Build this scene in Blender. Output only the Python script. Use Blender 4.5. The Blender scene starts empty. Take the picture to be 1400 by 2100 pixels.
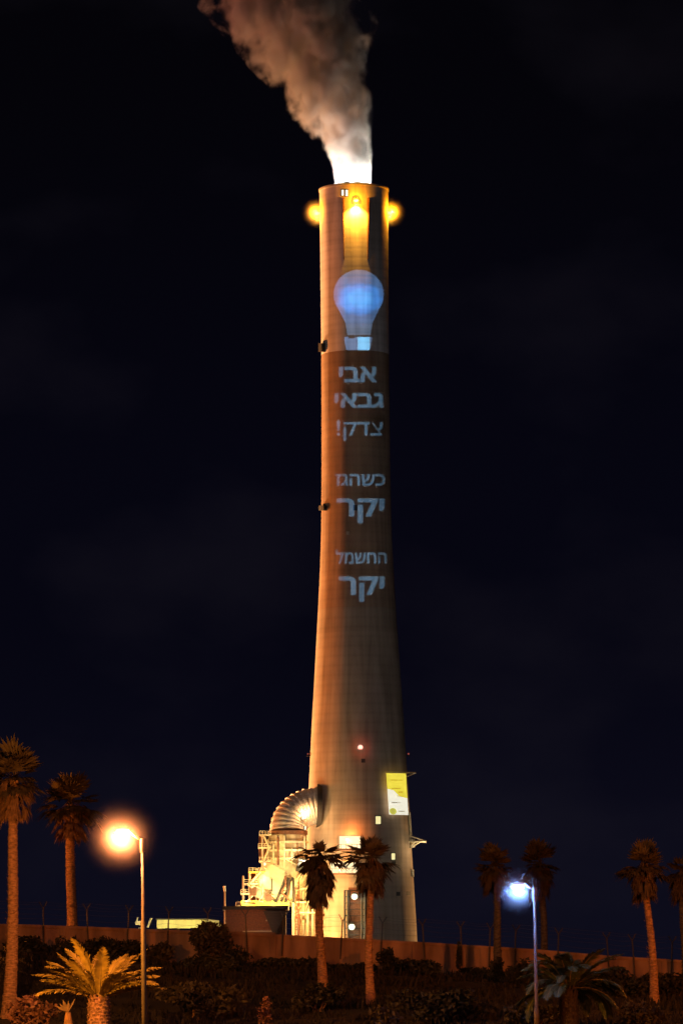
import bpy, bmesh, math, random
from mathutils import Vector, Matrix, noise
from math import sin, cos, pi, radians as R

SC = bpy.context.scene
COL = SC.collection
# ------------------------------------------------------------------ camera
FPX = 8500.0                       # focal length in photo pixels (1400 x 2100)
PITCH, ROLL, EYE = R(6.71), R(-0.415), 1.7
Fw = Vector((0, cos(PITCH), sin(PITCH)))
R0 = Vector((1, 0, 0)); U0 = Vector((0, -sin(PITCH), cos(PITCH)))
Rt = R0 * cos(ROLL) + U0 * sin(ROLL)
Up = -R0 * sin(ROLL) + U0 * cos(ROLL)
cam_d = bpy.data.cameras.new('camera')
cam = bpy.data.objects.new('camera', cam_d); COL.objects.link(cam)
m = Matrix((Rt, Up, -Fw)).transposed().to_4x4(); m.translation = (0, 0, EYE)
cam.matrix_world = m
cam_d.sensor_fit = 'VERTICAL'; cam_d.sensor_height = 36.0; cam_d.lens = FPX / 2100 * 36
cam_d.clip_start = 0.5; cam_d.clip_end = 30000
SC.camera = cam

def P(px, py, Y):
    d = Fw * FPX + Rt * (px - 700) + Up * (1050 - py)
    return Vector((0, 0, EYE)) + d * (Y / d.y)
def MPP(Y): return Y / (FPX * cos(PITCH))          # metres per photo pixel near depth Y

# ------------------------------------------------------------------ world, sun, exposure
SC.view_settings.view_transform = 'Standard'; SC.view_settings.look = 'None'
SC.view_settings.exposure = 0.0; SC.view_settings.gamma = 1.0
SC.cycles.use_denoising = True
SC.cycles.use_adaptive_sampling = False
SC.cycles.volume_bounces = 3
SC.cycles.max_bounces = 8
SC.cycles.transparent_max_bounces = 24
SC.cycles.volume_step_rate = 0.2
W = bpy.data.worlds.new('World'); SC.world = W; W.use_nodes = True
wn = W.node_tree.nodes; wl = W.node_tree.links; wn.clear()
wo = wn.new('ShaderNodeOutputWorld'); wb = wn.new('ShaderNodeBackground')
wt = wn.new('ShaderNodeTexCoord'); ws = wn.new('ShaderNodeSeparateXYZ')
wr = wn.new('ShaderNodeValToRGB'); wr.color_ramp.interpolation = 'EASE'
wl.new(wt.outputs['Generated'], ws.inputs[0]); wl.new(ws.outputs['Z'], wr.inputs['Fac'])
e = wr.color_ramp.elements
e[0].position = 0.0; e[0].color = (0.0042, 0.0040, 0.0105, 1)
e[1].position = 0.24; e[1].color = (0.0012, 0.0010, 0.0022, 1)
k = e.new(0.10); k.color = (0.0018, 0.0017, 0.0052, 1)
wnz = wn.new('ShaderNodeTexNoise'); wnz.inputs['Scale'].default_value = 14; wnz.inputs['Detail'].default_value = 4
wmap = wn.new('ShaderNodeMapping'); wmap.inputs['Scale'].default_value = (1, 1, 1.6); wmap.inputs['Location'].default_value = (.35, 0, .1)
wl.new(wt.outputs['Generated'], wmap.inputs[0]); wl.new(wmap.outputs[0], wnz.inputs['Vector'])
wc = wn.new('ShaderNodeValToRGB'); wc.color_ramp.elements[0].position = .5; wc.color_ramp.elements[1].position = .78
wc.color_ramp.elements[0].color = (0, 0, 0, 1); wc.color_ramp.elements[1].color = (0.0032, 0.0027, 0.0034, 1)
wl.new(wnz.outputs['Fac'], wc.inputs['Fac'])
wa = wn.new('ShaderNodeMixRGB'); wa.blend_type = 'ADD'; wa.inputs['Fac'].default_value = 1
wl.new(wr.outputs[0], wa.inputs[1]); wl.new(wc.outputs[0], wa.inputs[2])
wl.new(wa.outputs[0], wb.inputs['Color']); wl.new(wb.outputs[0], wo.inputs['Surface'])

def light(name, kind, loc, power, color, target=None, size=0.05, angle=60, blend=0.3, parent=None):
    d = bpy.data.lights.new(name, kind); d.energy = power; d.color = color
    if kind == 'SUN': d.angle = size
    else: d.shadow_soft_size = size
    if kind == 'SPOT': d.spot_size = R(angle); d.spot_blend = blend
    o = bpy.data.objects.new(name, d); COL.objects.link(o); o.location = loc
    if target is not None:
        o.rotation_euler = (Vector(target) - Vector(loc)).to_track_quat('-Z', 'Y').to_euler()
    return o

SODIUM = (1.0, 0.24, 0.022)
# faint sky glow of the town behind the camera
light('night_sky_glow', 'SUN', (0, -50, 60), 0.10, (1.0, 0.84, 0.72), target=(25, 60, 0), size=R(20))

YC = 1300.0
CX = P(731, 1142, YC).x
SPX = MPP(YC)
# ground floodlights of the power station, among added fill spots for plume and shaft
light('floodlight', 'SPOT', (CX - 390, YC + 95, 5), 1.1e7, (1.0, 0.265, 0.042), target=(CX, YC, 112), size=1.5, angle=44, blend=.8)
light('floodlight', 'SPOT', (CX - 230, YC + 250, 5), 2.1e7, (1.0, 0.48, 0.17), target=(CX, YC, 112), size=1.5, angle=56, blend=.8)
light('floodlight', 'SPOT', (CX - 330, YC + 70, 5), 3.3e6, (1.0, 0.28, 0.155), target=(CX - 25, YC, 292), size=1.5, angle=22, blend=.8)  # added spot meant for the plume alone, imitating floodlight spill
light('floodlight', 'SPOT', (CX - 400, YC - 95, 5), 0.28e6, (1.0, 0.22, 0.025), target=(CX, YC, 112), size=1.5, angle=44, blend=.8)  # added weak spot that softens the edge of light on the shaft
light('floodlight', 'SPOT', (CX + 60, YC - 520, 6), 5.0e5, (0.92, 0.95, 1.0), target=(CX, YC, 100), size=1.5, angle=30, blend=.8)  # added front fill, brightens the chimney face only
light('floodlight', 'SPOT', (CX + 90, YC + 75, 8), 7.0e5, (1.0, 0.50, 0.17), target=(CX, YC, 25), size=.6, angle=50, blend=.8)

# ------------------------------------------------------------------ helpers
def thing(name, label, cat, loc, group=None):
    o = bpy.data.objects.new(name, None); COL.objects.link(o)
    o.empty_display_size = .5; o.location = loc
    o['label'] = label; o['category'] = cat
    if group: o['group'] = group
    return o

def world_loc(o):
    v = Vector(o.location)
    while o.parent is not None:
        o = o.parent; v = v + Vector(o.location)
    return v

class MB:
    def __init__(s): s.v = []; s.f = []; s.mi = []; s.cur = 0
    def add(s, verts, faces):
        b = len(s.v); s.v += [Vector(v) for v in verts]
        for f in faces: s.f.append([b + i for i in f]); s.mi.append(s.cur)
    def quad(s, a, b, c, d): s.add([a, b, c, d], [(0, 1, 2, 3)])
    def box(s, x0, x1, y0, y1, z0, z1, ch=0.0):
        v = [(x, y, z) for z in (z0, z1) for y in (y0, y1) for x in (x0, x1)]
        f = [(0, 2, 3, 1), (4, 5, 7, 6), (0, 1, 5, 4), (2, 6, 7, 3), (0, 4, 6, 2), (1, 3, 7, 5)]
        s.add(v, f)
    def tube(s, path, rad, n=10, cap=True):
        path = [Vector(p) for p in path]; N = len(path)
        rr = rad if isinstance(rad, (list, tuple)) else [rad] * N
        t = (path[1] - path[0]).normalized()
        ref = Vector((0, 0, 1)) if abs(t.z) < .9 else Vector((1, 0, 0))
        u = t.cross(ref).normalized()
        V = []
        for i, p in enumerate(path):
            a = path[min(i + 1, N - 1)] - path[max(i - 1, 0)]
            t = a.normalized(); u = (u - t * u.dot(t)).normalized(); w = t.cross(u)
            for k in range(n):
                an = 2 * pi * k / n
                V.append(p + (u * cos(an) + w * sin(an)) * rr[i])
        F = []
        for i in range(N - 1):
            for k in range(n):
                F.append((i * n + k, i * n + (k + 1) % n, (i + 1) * n + (k + 1) % n, (i + 1) * n + k))
        if cap:
            F.append(tuple(reversed(range(n)))); F.append(tuple(range((N - 1) * n, N * n)))
        s.add(V, F)
    def bar(s, a, b, w): s.tube([a, b], w / 2 * 1.2, n=4)
    def lathe(s, prof, c, n=48, a0=0.0, a1=2 * pi, close=True):
        V = []; F = []
        full = abs(a1 - a0 - 2 * pi) < 1e-6
        m_ = n if full else n + 1
        for r, z in prof:
            for k in range(m_):
                a = a0 + (a1 - a0) * k / n
                V.append((c[0] + r * cos(a), c[1] + r * sin(a), z))
        for i in range(len(prof) - 1):
            for k in range(n):
                k2 = (k + 1) % m_
                F.append((i * m_ + k, i * m_ + k2, (i + 1) * m_ + k2, (i + 1) * m_ + k))
        s.add(V, F)
    def ball(s, c, r, n=14, sq=(1, 1, 1)):
        V = []; F = []; c = Vector(c)
        for i in range(n // 2 + 1):
            th = pi * i / (n // 2)
            for k in range(n):
                a = 2 * pi * k / n
                V.append(c + Vector((r * sq[0] * sin(th) * cos(a), r * sq[1] * sin(th) * sin(a), r * sq[2] * cos(th))))
        for i in range(n // 2):
            for k in range(n):
                F.append((i * n + k, (i + 1) * n + k, (i + 1) * n + (k + 1) % n, i * n + (k + 1) % n))
        s.add(V, F)
    def build(s, name, mat, parent=None, smooth=False, origin=None):
        o0 = world_loc(parent) if parent is not None else Vector(origin if origin is not None else (0, 0, 0))
        me = bpy.data.meshes.new(name)
        me.from_pydata([tuple(v - o0) for v in s.v], [], s.f)
        for mm in (mat if isinstance(mat, (list, tuple)) else [mat]): me.materials.append(mm)
        if any(s.mi): me.polygons.foreach_set('material_index', s.mi)
        if smooth: me.polygons.foreach_set('use_smooth', [True] * len(me.polygons))
        me.update()
        o = bpy.data.objects.new(name, me); COL.objects.link(o)
        if parent is not None: o.parent = parent
        else: o.location = o0
        return o

def tag(o, label=None, cat=None, group=None, kind=None):
    for k_, v_ in (('label', label), ('category', cat), ('group', group), ('kind', kind)):
        if v_: o[k_] = v_
    return o

def mat(name, col, rough=.8, var=.25, scale=2.0, bump=.15, metal=0.0, detail=6, col2=None, stretch=(1, 1, 1)):
    mm = bpy.data.materials.new(name); mm.use_nodes = True
    n = mm.node_tree.nodes; l = mm.node_tree.links
    b = n['Principled BSDF']; b.inputs['Roughness'].default_value = rough; b.inputs['Metallic'].default_value = metal
    tc = n.new('ShaderNodeTexCoord'); mp = n.new('ShaderNodeMapping'); mp.inputs['Scale'].default_value = stretch
    nz = n.new('ShaderNodeTexNoise'); nz.inputs['Scale'].default_value = scale; nz.inputs['Detail'].default_value = detail
    l.new(tc.outputs['Object'], mp.inputs[0]); l.new(mp.outputs[0], nz.inputs['Vector'])
    cr = n.new('ShaderNodeValToRGB'); c2 = col2 or tuple(min(1, c * (1 + var)) for c in col)
    cr.color_ramp.elements[0].position = .35; cr.color_ramp.elements[1].position = .68
    cr.color_ramp.elements[0].color = (*[c * (1 - var) for c in col], 1); cr.color_ramp.elements[1].color = (*c2, 1)
    l.new(nz.outputs['Fac'], cr.inputs['Fac']); l.new(cr.outputs[0], b.inputs['Base Color'])
    if bump:
        bp = n.new('ShaderNodeBump'); bp.inputs['Strength'].default_value = bump; bp.inputs['Distance'].default_value = .05
        l.new(nz.outputs['Fac'], bp.inputs['Height']); l.new(bp.outputs[0], b.inputs['Normal'])
    return mm

def emit(name, col, strength):
    mm = bpy.data.materials.new(name); mm.use_nodes = True
    n = mm.node_tree.nodes; l = mm.node_tree.links; n.clear()
    o = n.new('ShaderNodeOutputMaterial'); e_ = n.new('ShaderNodeEmission')
    e_.inputs['Color'].default_value = (*col, 1); e_.inputs['Strength'].default_value = strength
    l.new(e_.outputs[0], o.inputs['Surface'])
    return mm

def halo(loc, rad, dens, label):  # added mist ball stands in for lens bloom
    """A made-up ball of mist, thinning outwards, that imitates lens bloom round a lamp."""
    mm = bpy.data.materials.new('bloom_mist'); mm.use_nodes = True
    n = mm.node_tree.nodes; l = mm.node_tree.links; n.clear()
    o = n.new('ShaderNodeOutputMaterial'); v = n.new('ShaderNodeVolumePrincipled')
    v.inputs['Color'].default_value = (.97, .97, .97, 1)
    tc = n.new('ShaderNodeTexCoord'); ln = n.new('ShaderNodeVectorMath'); ln.operation = 'LENGTH'; l.new(tc.outputs['Object'], ln.inputs[0])
    mr = n.new('ShaderNodeMapRange'); mr.inputs['From Min'].default_value = 0; mr.inputs['From Max'].default_value = rad
    mr.inputs['To Min'].default_value = 1; mr.inputs['To Max'].default_value = 0; l.new(ln.outputs['Value'], mr.inputs[0])
    pw = n.new('ShaderNodeMath'); pw.operation = 'POWER'; pw.inputs[1].default_value = 4.5; l.new(mr.outputs[0], pw.inputs[0])
    ml = n.new('ShaderNodeMath'); ml.operation = 'MULTIPLY'; ml.inputs[1].default_value = dens; l.new(pw.outputs[0], ml.inputs[0]); l.new(ml.outputs[0], v.inputs['Density'])
    l.new(v.outputs[0], o.inputs['Volume'])
    b = MB(); b.ball(loc, rad, n=28)
    ob = b.build('lamp_bloom', mm, origin=loc, smooth=True)
    return tag(ob, label, 'lamp_bloom', kind='stuff')

M = {}
M['concrete_pale'] = mat('pale_concrete', (.42, .40, .37), .85, .12, .4)
M['steel'] = mat('painted_steel', (.40, .38, .33), .5, .15, 3)
M['duct'] = mat('galvanised_duct', (.52, .49, .47), .6, .2, .6, bump=.3, metal=.0)
M['dark'] = mat('dark_steel', (.03, .028, .028), .6, .3, 3)
M['rust'] = mat('rusty_brown_steel', (.16, .07, .04), .7, .3, 2)
M['pale'] = mat('cream_painted_steel', (.58, .52, .38), .55, .15, 1.0)
M['stained'] = mat('stained_cream_steel', (.40, .30, .18), .6, .45, .35, bump=.4, col2=(.62, .54, .38), stretch=(1, 1, .4))
M['yellow'] = mat('yellow_painted_steel', (.62, .50, .07), .5, .15, 1.0)
M['wall'] = mat('rendered_wall', (.26, .15, .10), .9, .5, 1.1, bump=.5, col2=(.33, .20, .13), stretch=(1, 1, .25))
M['lamp_pole'] = mat('weathered_lamp_pole', (.085, .078, .07), .6, .25, 5)
M['fence'] = mat('dull_galvanised_wire', (.055, .052, .05), .6, .2, 5)
M['galv'] = mat('galvanised_pole', (.44, .42, .40), .45, .12, 6, metal=.2)
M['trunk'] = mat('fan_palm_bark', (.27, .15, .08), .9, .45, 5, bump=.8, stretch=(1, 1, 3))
M['dim_bark'] = mat('dim_fan_palm_bark', (.075, .065, .062), .9, .45, 5, bump=.8, stretch=(1, 1, 3))  # bark copy darkened to stand for weaker light on some trunks
M['dark_dead'] = mat('dim_dead_palm_leaf', (.06, .038, .02), .85, .4, 4, bump=0)  # dead leaf copy darkened for dimly lit palms
M['date_trunk'] = mat('date_palm_bark', (.22, .13, .08), .9, .5, 7, bump=.9)
M['fan'] = mat('fan_palm_leaf', (.050, .038, .016), .6, .4, 3, bump=0)
M['dead'] = mat('dead_palm_leaf', (.13, .07, .03), .85, .4, 4, bump=0)
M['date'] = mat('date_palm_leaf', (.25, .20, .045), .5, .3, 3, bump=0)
M['petiole'] = mat('palm_stem', (.20, .17, .06), .6, .3, 3, bump=0)
M['bush'] = mat('dark_shrub_leaf', (.017, .018, .009), .7, .45, 1.2, bump=0)
M['bush_olive'] = mat('olive_shrub_leaf', (.034, .028, .012), .7, .4, 1.2, bump=0)
M['soil'] = mat('dry_soil', (.016, .011, .007), .95, .4, .7, bump=.6)
M['window'] = emit('lit_window', (1.0, .80, .50), 2.2)

# ------------------------------------------------------------------ ground
WALLPTS = [(-1100, 1874), (-160, 1891), (60, 1896), (200, 1901), (320, 1906), (480, 1911), (640, 1920), (850, 1931), (1090, 1946), (1250, 1960), (1400, 1969), (1560, 1978), (2400, 2014)]
YW = 235.0
WP = [P(a, b, YW) for a, b in WALLPTS]
WALL_H = 1.9
def wall_top(x):
    if x <= WP[0].x: return WP[0].z
    for a, b in zip(WP, WP[1:]):
        if x <= b.x:
            t = (x - a.x) / (b.x - a.x); return a.z + (b.z - a.z) * t
    return WP[-1].z
def sm(t): t = max(0.0, min(1.0, t)); return t * t * (3 - 2 * t)
def gz(x, y):
    base = wall_top(x) - WALL_H
    z = 0.0 + base * sm((y - 186) / 46)
    if y > 245: z = base + (3.2 - base) * sm((y - 245) / 60)
    if 150 < y < 233: z += .18 * noise.noise(Vector((x * .35, y * .35, 0))) * sm((y - 150) / 30)
    return z

b = MB()
xs = [-12000, -3000, -800, -200, -80, -50] + [-34 + i * 1.0 for i in range(69)] + [50, 80, 200, 800, 3000, 12000]
ys = [-3000, -400, -50, 0, 60, 120, 150, 165] + [172 + i * 1.0 for i in range(75)] + [252, 262, 275, 290, 310, 400, 700, 1300, 3000, 14000]
V = [(x, y, gz(x, y)) for y in ys for x in xs]
nx = len(xs)
F = [(j * nx + i, j * nx + i + 1, (j + 1) * nx + i + 1, (j + 1) * nx + i) for j in range(len(ys) - 1) for i in range(nx - 1)]
b.add(V, F)
tag(b.build('ground', M['soil'], smooth=True), 'dark sloping ground below the perimeter wall', kind='structure')

# ------------------------------------------------------------------ chimney
def zc(py): return P(731, py, YC).z
PROF = [(392, 71), (560, 70), (720, 69.6), (900, 70), (1004, 70.8), (1080, 72), (1142, 74), (1240, 79), (1300, 82.5), (1400, 88.5),
        (1480, 93.5), (1600, 100), (1667, 103.6), (1800, 110), (1917, 116), (2052, 122)]
def hw(py):
    if py <= PROF[0][0]: return PROF[0][1]
    for i, ((a, ra), (c, rc)) in enumerate(zip(PROF, PROF[1:])):
        if py <= c:
            p0 = PROF[max(i - 1, 0)]; p3 = PROF[min(i + 2, len(PROF) - 1)]
            t = (py - a) / (c - a)
            m1 = (rc - p0[1]) / max(1, c - p0[0]) * (c - a); m2 = (p3[1] - ra) / max(1, p3[0] - a) * (c - a)
            return (2 * t**3 - 3 * t**2 + 1) * ra + (t**3 - 2 * t**2 + t) * m1 + (-2 * t**3 + 3 * t**2) * rc + (t**3 - t**2) * m2
    return PROF[-1][1]
def rc(py): return hw(py) * SPX
def on_shaft(px, py, out=0.0):
    """Point on the chimney face that the photo shows at this pixel, pushed outwards by OUT."""
    r = rc(py); c = P(px, py, YC); dx = c.x - CX
    dx = max(-r * .999, min(r * .999, dx)); dy = -math.sqrt(r * r - dx * dx)
    nrm = Vector((dx / r, dy / r, 0))
    return Vector((CX + dx, YC + dy, P(px, py, YC + dy).z)) + nrm * out, nrm

def chimney_mat():
    mm = bpy.data.materials.new('banded_concrete'); mm.use_nodes = True
    n = mm.node_tree.nodes; l = mm.node_tree.links; b_ = n['Principled BSDF']
    b_.inputs['Roughness'].default_value = .9
    b_.inputs['Specular IOR Level'].default_value = .2
    tc = n.new('ShaderNodeTexCoord'); sp = n.new('ShaderNodeSeparateXYZ'); l.new(tc.outputs['Object'], sp.inputs[0])
    def math_(op, a, c=None):
        q = n.new('ShaderNodeMath'); q.operation = op
        for i, v in enumerate((a, c)):
            if v is None: continue
            if isinstance(v, (int, float)): q.inputs[i].default_value = v
            else: l.new(v, q.inputs[i])
        return q.outputs[0]
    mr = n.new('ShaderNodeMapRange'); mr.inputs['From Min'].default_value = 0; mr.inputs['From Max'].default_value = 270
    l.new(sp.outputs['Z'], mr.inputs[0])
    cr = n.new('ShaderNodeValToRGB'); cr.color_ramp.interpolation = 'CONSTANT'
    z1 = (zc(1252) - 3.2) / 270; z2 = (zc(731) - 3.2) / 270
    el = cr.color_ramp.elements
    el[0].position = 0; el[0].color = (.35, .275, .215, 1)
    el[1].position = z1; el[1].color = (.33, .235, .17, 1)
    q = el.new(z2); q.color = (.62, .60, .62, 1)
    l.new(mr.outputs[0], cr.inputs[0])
    # lift joints of the slipform and their stains
    joint = math_('POWER', math_('ABSOLUTE', math_('COSINE', math_('MULTIPLY', sp.outputs['Z'], pi / 3.0))), 9.0)
    lift = math_('FLOOR', math_('ADD', math_('DIVIDE', sp.outputs['Z'], 3.0), .5))
    wn_ = n.new('ShaderNodeTexWhiteNoise'); wn_.noise_dimensions = '1D'; l.new(lift, wn_.inputs['W'])
    mp = n.new('ShaderNodeMapping'); mp.inputs['Scale'].default_value = (.27, .27, .014); mp.inputs['Rotation'].default_value = (.013, .009, .6); l.new(tc.outputs['Object'], mp.inputs[0])
    nz = n.new('ShaderNodeTexNoise'); nz.inputs['Scale'].default_value = 1; nz.inputs['Detail'].default_value = 3; nz.inputs['Distortion'].default_value = 1.2; nz.inputs['Roughness'].default_value = .55; l.new(mp.outputs[0], nz.inputs['Vector'])
    nz2 = n.new('ShaderNodeTexNoise'); nz2.inputs['Scale'].default_value = .09; nz2.inputs['Detail'].default_value = 4; l.new(tc.outputs['Object'], nz2.inputs['Vector'])
    k_ = math_('ADD', math_('MULTIPLY', wn_.outputs['Value'], .13), -.02)
    k_ = math_('ADD', k_, math_('MULTIPLY', nz.outputs['Fac'], 1.25))
    k_ = math_('ADD', k_, math_('MULTIPLY', nz2.outputs['Fac'], .75))
    k_ = math_('SUBTRACT', k_, math_('MULTIPLY', math_('MULTIPLY', joint, nz2.outputs['Fac']), .17))
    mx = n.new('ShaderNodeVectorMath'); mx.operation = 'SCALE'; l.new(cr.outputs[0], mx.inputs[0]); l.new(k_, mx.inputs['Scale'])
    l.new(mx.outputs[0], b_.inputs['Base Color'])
    bp = n.new('ShaderNodeBump'); bp.inputs['Strength'].default_value = .5; bp.inputs['Distance'].default_value = .12
    l.new(math_('SUBTRACT', nz2.outputs['Fac'], math_('MULTIPLY', joint, .12)), bp.inputs['Height']); l.new(bp.outputs[0], b_.inputs['Normal'])
    return mm
M['chimney'] = chimney_mat()

CH = thing('chimney', 'very tall tapering concrete power station chimney with steam rising from its top', 'chimney', (CX, YC, 3.2))
b = MB()
pys = [2052 - i * 10 for i in range(166)] + [392]
prof = [(rc(py), zc(py)) for py in pys if py >= 392]
prof[0] = (prof[0][0], 3.0)
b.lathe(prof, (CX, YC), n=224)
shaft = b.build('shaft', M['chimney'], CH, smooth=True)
ztop = zc(392); rtop = rc(392)
fl_r = 39.5 * SPX; zfl = zc(383)
b = MB(); b.lathe([(rtop, ztop - .02), (rtop + .25, ztop - .02), (rtop + .25, ztop + .5), (rtop - .5, ztop + .5), (fl_r + 1.4, ztop + .95), (fl_r + .6, ztop + 1.0)], (CX, YC), n=96)
b.build('roof', M['concrete_pale'], CH)
CXT = CX                                     # flue a little off axis, as photographed
fx = P(722.5, 383, YC).x
b = MB(); b.lathe([(fl_r, ztop - 3), (fl_r, zfl + .6), (fl_r - .35, zfl + .6), (fl_r - .35, ztop - 12)], (fx, YC), n=72)
b.build('flue', M['dark'], CH)
# the lit pair of openings below the rim, and the other small lit openings
def face_box(px0, px1, py0, py1, out, depth=.25):
    """A box standing on the chimney face, bent to it in three strips."""
    bb = MB(); N = max(2, int((px1 - px0) / 8) + 1)
    rows = []
    for py in (py0, py1):
        for o_ in (-depth, out):
            rows.append([on_shaft(px0 + (px1 - px0) * i / N, py, o_)[0] for i in range(N + 1)])
    ti, to, bi, bo = rows
    for i in range(N):
        bb.quad(bo[i], bo[i + 1], to[i + 1], to[i]); bb.quad(ti[i], to[i], to[i + 1], ti[i + 1]); bb.quad(bi[i], bi[i + 1], bo[i + 1], bo[i])
    bb.quad(bi[0], bo[0], to[0], ti[0]); bb.quad(bo[N], bi[N], ti[N], to[N])
    return bb
for (x0, x1, y0, y1) in ((700.5, 704.5, 389.5, 401), (708.5, 713, 389.5, 402)):
    w_ = face_box(x0 - 1.2, x1 + 1.2, y0 - 1.5, y1 + 1.5, .08).build('window_frame', M['dark'], CH)
    face_box(x0, x1, y0, y1, .12).build('pane', M['window'], w_)
for (x0, x1, y0, y1) in ((769, 779, 1674, 1690), (801, 808, 1750, 1763)):
    w_ = face_box(x0 - 1.5, x1 + 1.5, y0 - 2, y1 + 2, .10).build('window_frame', M['dark'], CH)
    face_box(x0, x1, y0, y1, .16).build('pane', emit('window_glow', (1.0, .86, .40), .95), w_)
for (x, y) in ((815, 1833), (836, 1832), (806, 1770), (744, 1560)):
    face_box(x - 4, x + 4, y - 4, y + 4, .05).build('vent', M['dark'], CH)
for (x, y, w_, h_) in ((664, 713, 6, 18), (666, 1042, 9, 10)):
    pb = face_box(x - w_ / 2, x + w_ / 2, y - h_ / 2, y + h_ / 2, 1.3)
    pb.build('instrument_box', M['dark'], CH)
face_box(724, 732, 1036, 1047, .6).build('instrument_box', M['dark'], CH)
face_box(710, 716, 1090, 1097, .3).build('instrument_box', M['concrete_pale'], CH)

def tower_lamp(px, py, out, power, hal, hd, ang, down=26, lab=None, ax=None):
    p, nrm = on_shaft(px, py, out) if ax is None else ax
    base = p - nrm * out
    b1 = MB(); b1.bar(base + Vector((0, 0, .5)), p + Vector((0, 0, .7)), .3); b1.bar(base - Vector((0, 0, 1)), p + Vector((0, 0, .5)), .2)
    br = b1.build('lamp_bracket', M['dark'], CH)
    b2 = MB(); b2.lathe([(.15, p.z + 1.0), (.55, p.z + .7), (.7, p.z + .1), (.62, p.z + .05)], (p.x, p.y), n=18)
    b2.build('lamp_hood', M['dark'], br)
    b3 = MB(); b3.ball(p, .75, n=16, sq=(1, 1, .7))
    b3.build('lens', emit('yellow_lamp', (1, .62, .06), 14), br)
    q = p + Vector((0, 0, -.75)) + nrm * .1
    light('tower_spot', 'SPOT', q, power, (1.0, .40, .03), target=base + Vector((0, 0, -down)) - nrm * .5, size=.25, angle=ang, blend=.7)
    if hal:
        light('tower_glow', 'POINT', p + nrm * .8 + Vector((0, -.75, .1)), hal, (1.0, .30, .006), size=.1)
        halo(p + Vector((0, -.2, 0)), 39 * SPX, hd, lab)
    return p
tower_lamp(729, 413, 1.5, 70000, 4500, .08, 120, lab='faint yellow lens bloom built as mist at the middle lamp on the chimney')
for px in (705, 753):
    bb = MB()
    for (pa, pb) in ((406, 450), (450, 500), (500, 532)):
        i0, n0 = on_shaft(px, pa, -.2); o0, _n = on_shaft(px, pa, 1.15 - (pa - 406) * .0085); i1, _n = on_shaft(px, pb, -.2); o1, _n = on_shaft(px, pb, 1.15 - (pb - 406) * .0085)
        tv = Vector((.12, 0, 0)); bb.add([i0 - tv, i0 + tv, o0 + tv, o0 - tv, i1 - tv, i1 + tv, o1 + tv, o1 - tv], [(0, 1, 2, 3), (7, 6, 5, 4), (0, 4, 5, 1), (1, 5, 6, 2), (2, 6, 7, 3), (3, 7, 4, 0)])
    bb.build('side_fin', M['rust'], CH)
z0 = zc(438)
for sx, px, lab in ((-1, 650, 'yellow lens bloom built as mist round the left lamp near the chimney top'), (1, 797, 'yellow lens bloom built as mist round the right lamp near the chimney top')):
    nn = Vector((sx * .995, -.1, 0)).normalized()
    x_ = P(px, 437, YC).x
    o_ = max(.6, abs(x_ - CX) - rtop)
    pp = Vector((CX, YC, z0)) + nn * (rtop + o_)
    tower_lamp(0, 0, o_, 12000, 11000, .75, 70, lab=lab, ax=(pp, nn))
# obstruction lights
for (px, py, s_, hd) in ((738, 1533, .75, 1), (834, 1546, .28, 0), (636, 1546, .25, 0)):
    p, nrm = on_shaft(px, py, .8)
    b1 = MB(); b1.bar(p - nrm * .9, p + nrm * .1, .25); b1.box(p.x - .4, p.x + .4, p.y - .4, p.y + .4, p.z - .75, p.z - .4)
    br = b1.build('lamp_bracket', M['dark'], CH)
    b2 = MB(); b2.ball(p, s_, n=14)
    b2.build('obstruction_light', emit('red_lamp', (1, .42, .34) if hd else (.5, .10, .07), 2.2 if hd else .6), br)
    if hd:
        light('red_glow', 'POINT', p + nrm * 1.1, 260, (1, .08, .03), size=.1)
        halo(p + nrm * .9, 2.6, .2, 'faint red lens bloom built as mist round the small lamp low on the chimney')

# floodlit access platforms on the front, the hoist shaft with its two globes
def platform(x0, x1, y, h, out, lit):
    """Deck with a lit panel behind a handrail."""
    bb = face_box(x0 - 4, x1 + 4, y, y + 3, out)
    dk = bb.build('platform', M['rust'], CH)
    face_box(x0, x1, y - h, y - 1, .5).build('lit_panel', emit('glowing_panel', (1.0, .74, .40), lit), dk)  # panel emits its own glow in place of floodlight falling on it
    r_ = MB()
    N = 5
    for i in range(N + 1):
        px = x0 - 4 + (x1 - x0 + 8) * i / N
        a_, _n = on_shaft(px, y, out - .1); c_, _n = on_shaft(px, y - 9, out - .1)
        r_.bar(a_, c_, .12)
        if i: r_.bar(prev, c_, .12)
        prev = c_
    r_.build('railing', M['rust'], dk)
platform(697, 738, 1741, 26, 2.2, 1.7)
platform(680, 732, 1791, 22, 2.6, 1.5)
halo(on_shaft(716, 1724, 2.6)[0], 5.0, .16, 'warm lens bloom built as mist round the upper floodlit platform on the chimney')
halo(on_shaft(704, 1780, 3.0)[0], 5.0, .16, 'warm lens bloom built as mist round the lower floodlit platform on the chimney')
light('platform_lamp', 'POINT', on_shaft(716, 1724, 2.6)[0], 3500, (1, .36, .08), size=.3)
light('platform_lamp', 'POINT', on_shaft(704, 1780, 3.0)[0], 3500, (1, .36, .08), size=.3)
light('platform_lamp', 'POINT', on_shaft(722, 1704, 3.2)[0], 1500, (1, .20, .03), size=.4)
light('platform_lamp', 'POINT', on_shaft(700, 1830, 6.0)[0], 3600, (1, .34, .07), size=.4)
hs = MB()
for px in (708, 714, 741, 748):
    a_, n_ = on_shaft(px, 1826, .9); c_, n_ = on_shaft(px, 1945, .9)
    hs.bar(a_, c_, .55)
for py in range(1826, 1945, 13):
    hs.bar(on_shaft(708, py, .9)[0], on_shaft(748, py, .9)[0], .18)
hso = hs.build('hoist_frame', M['dark'], CH)
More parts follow.
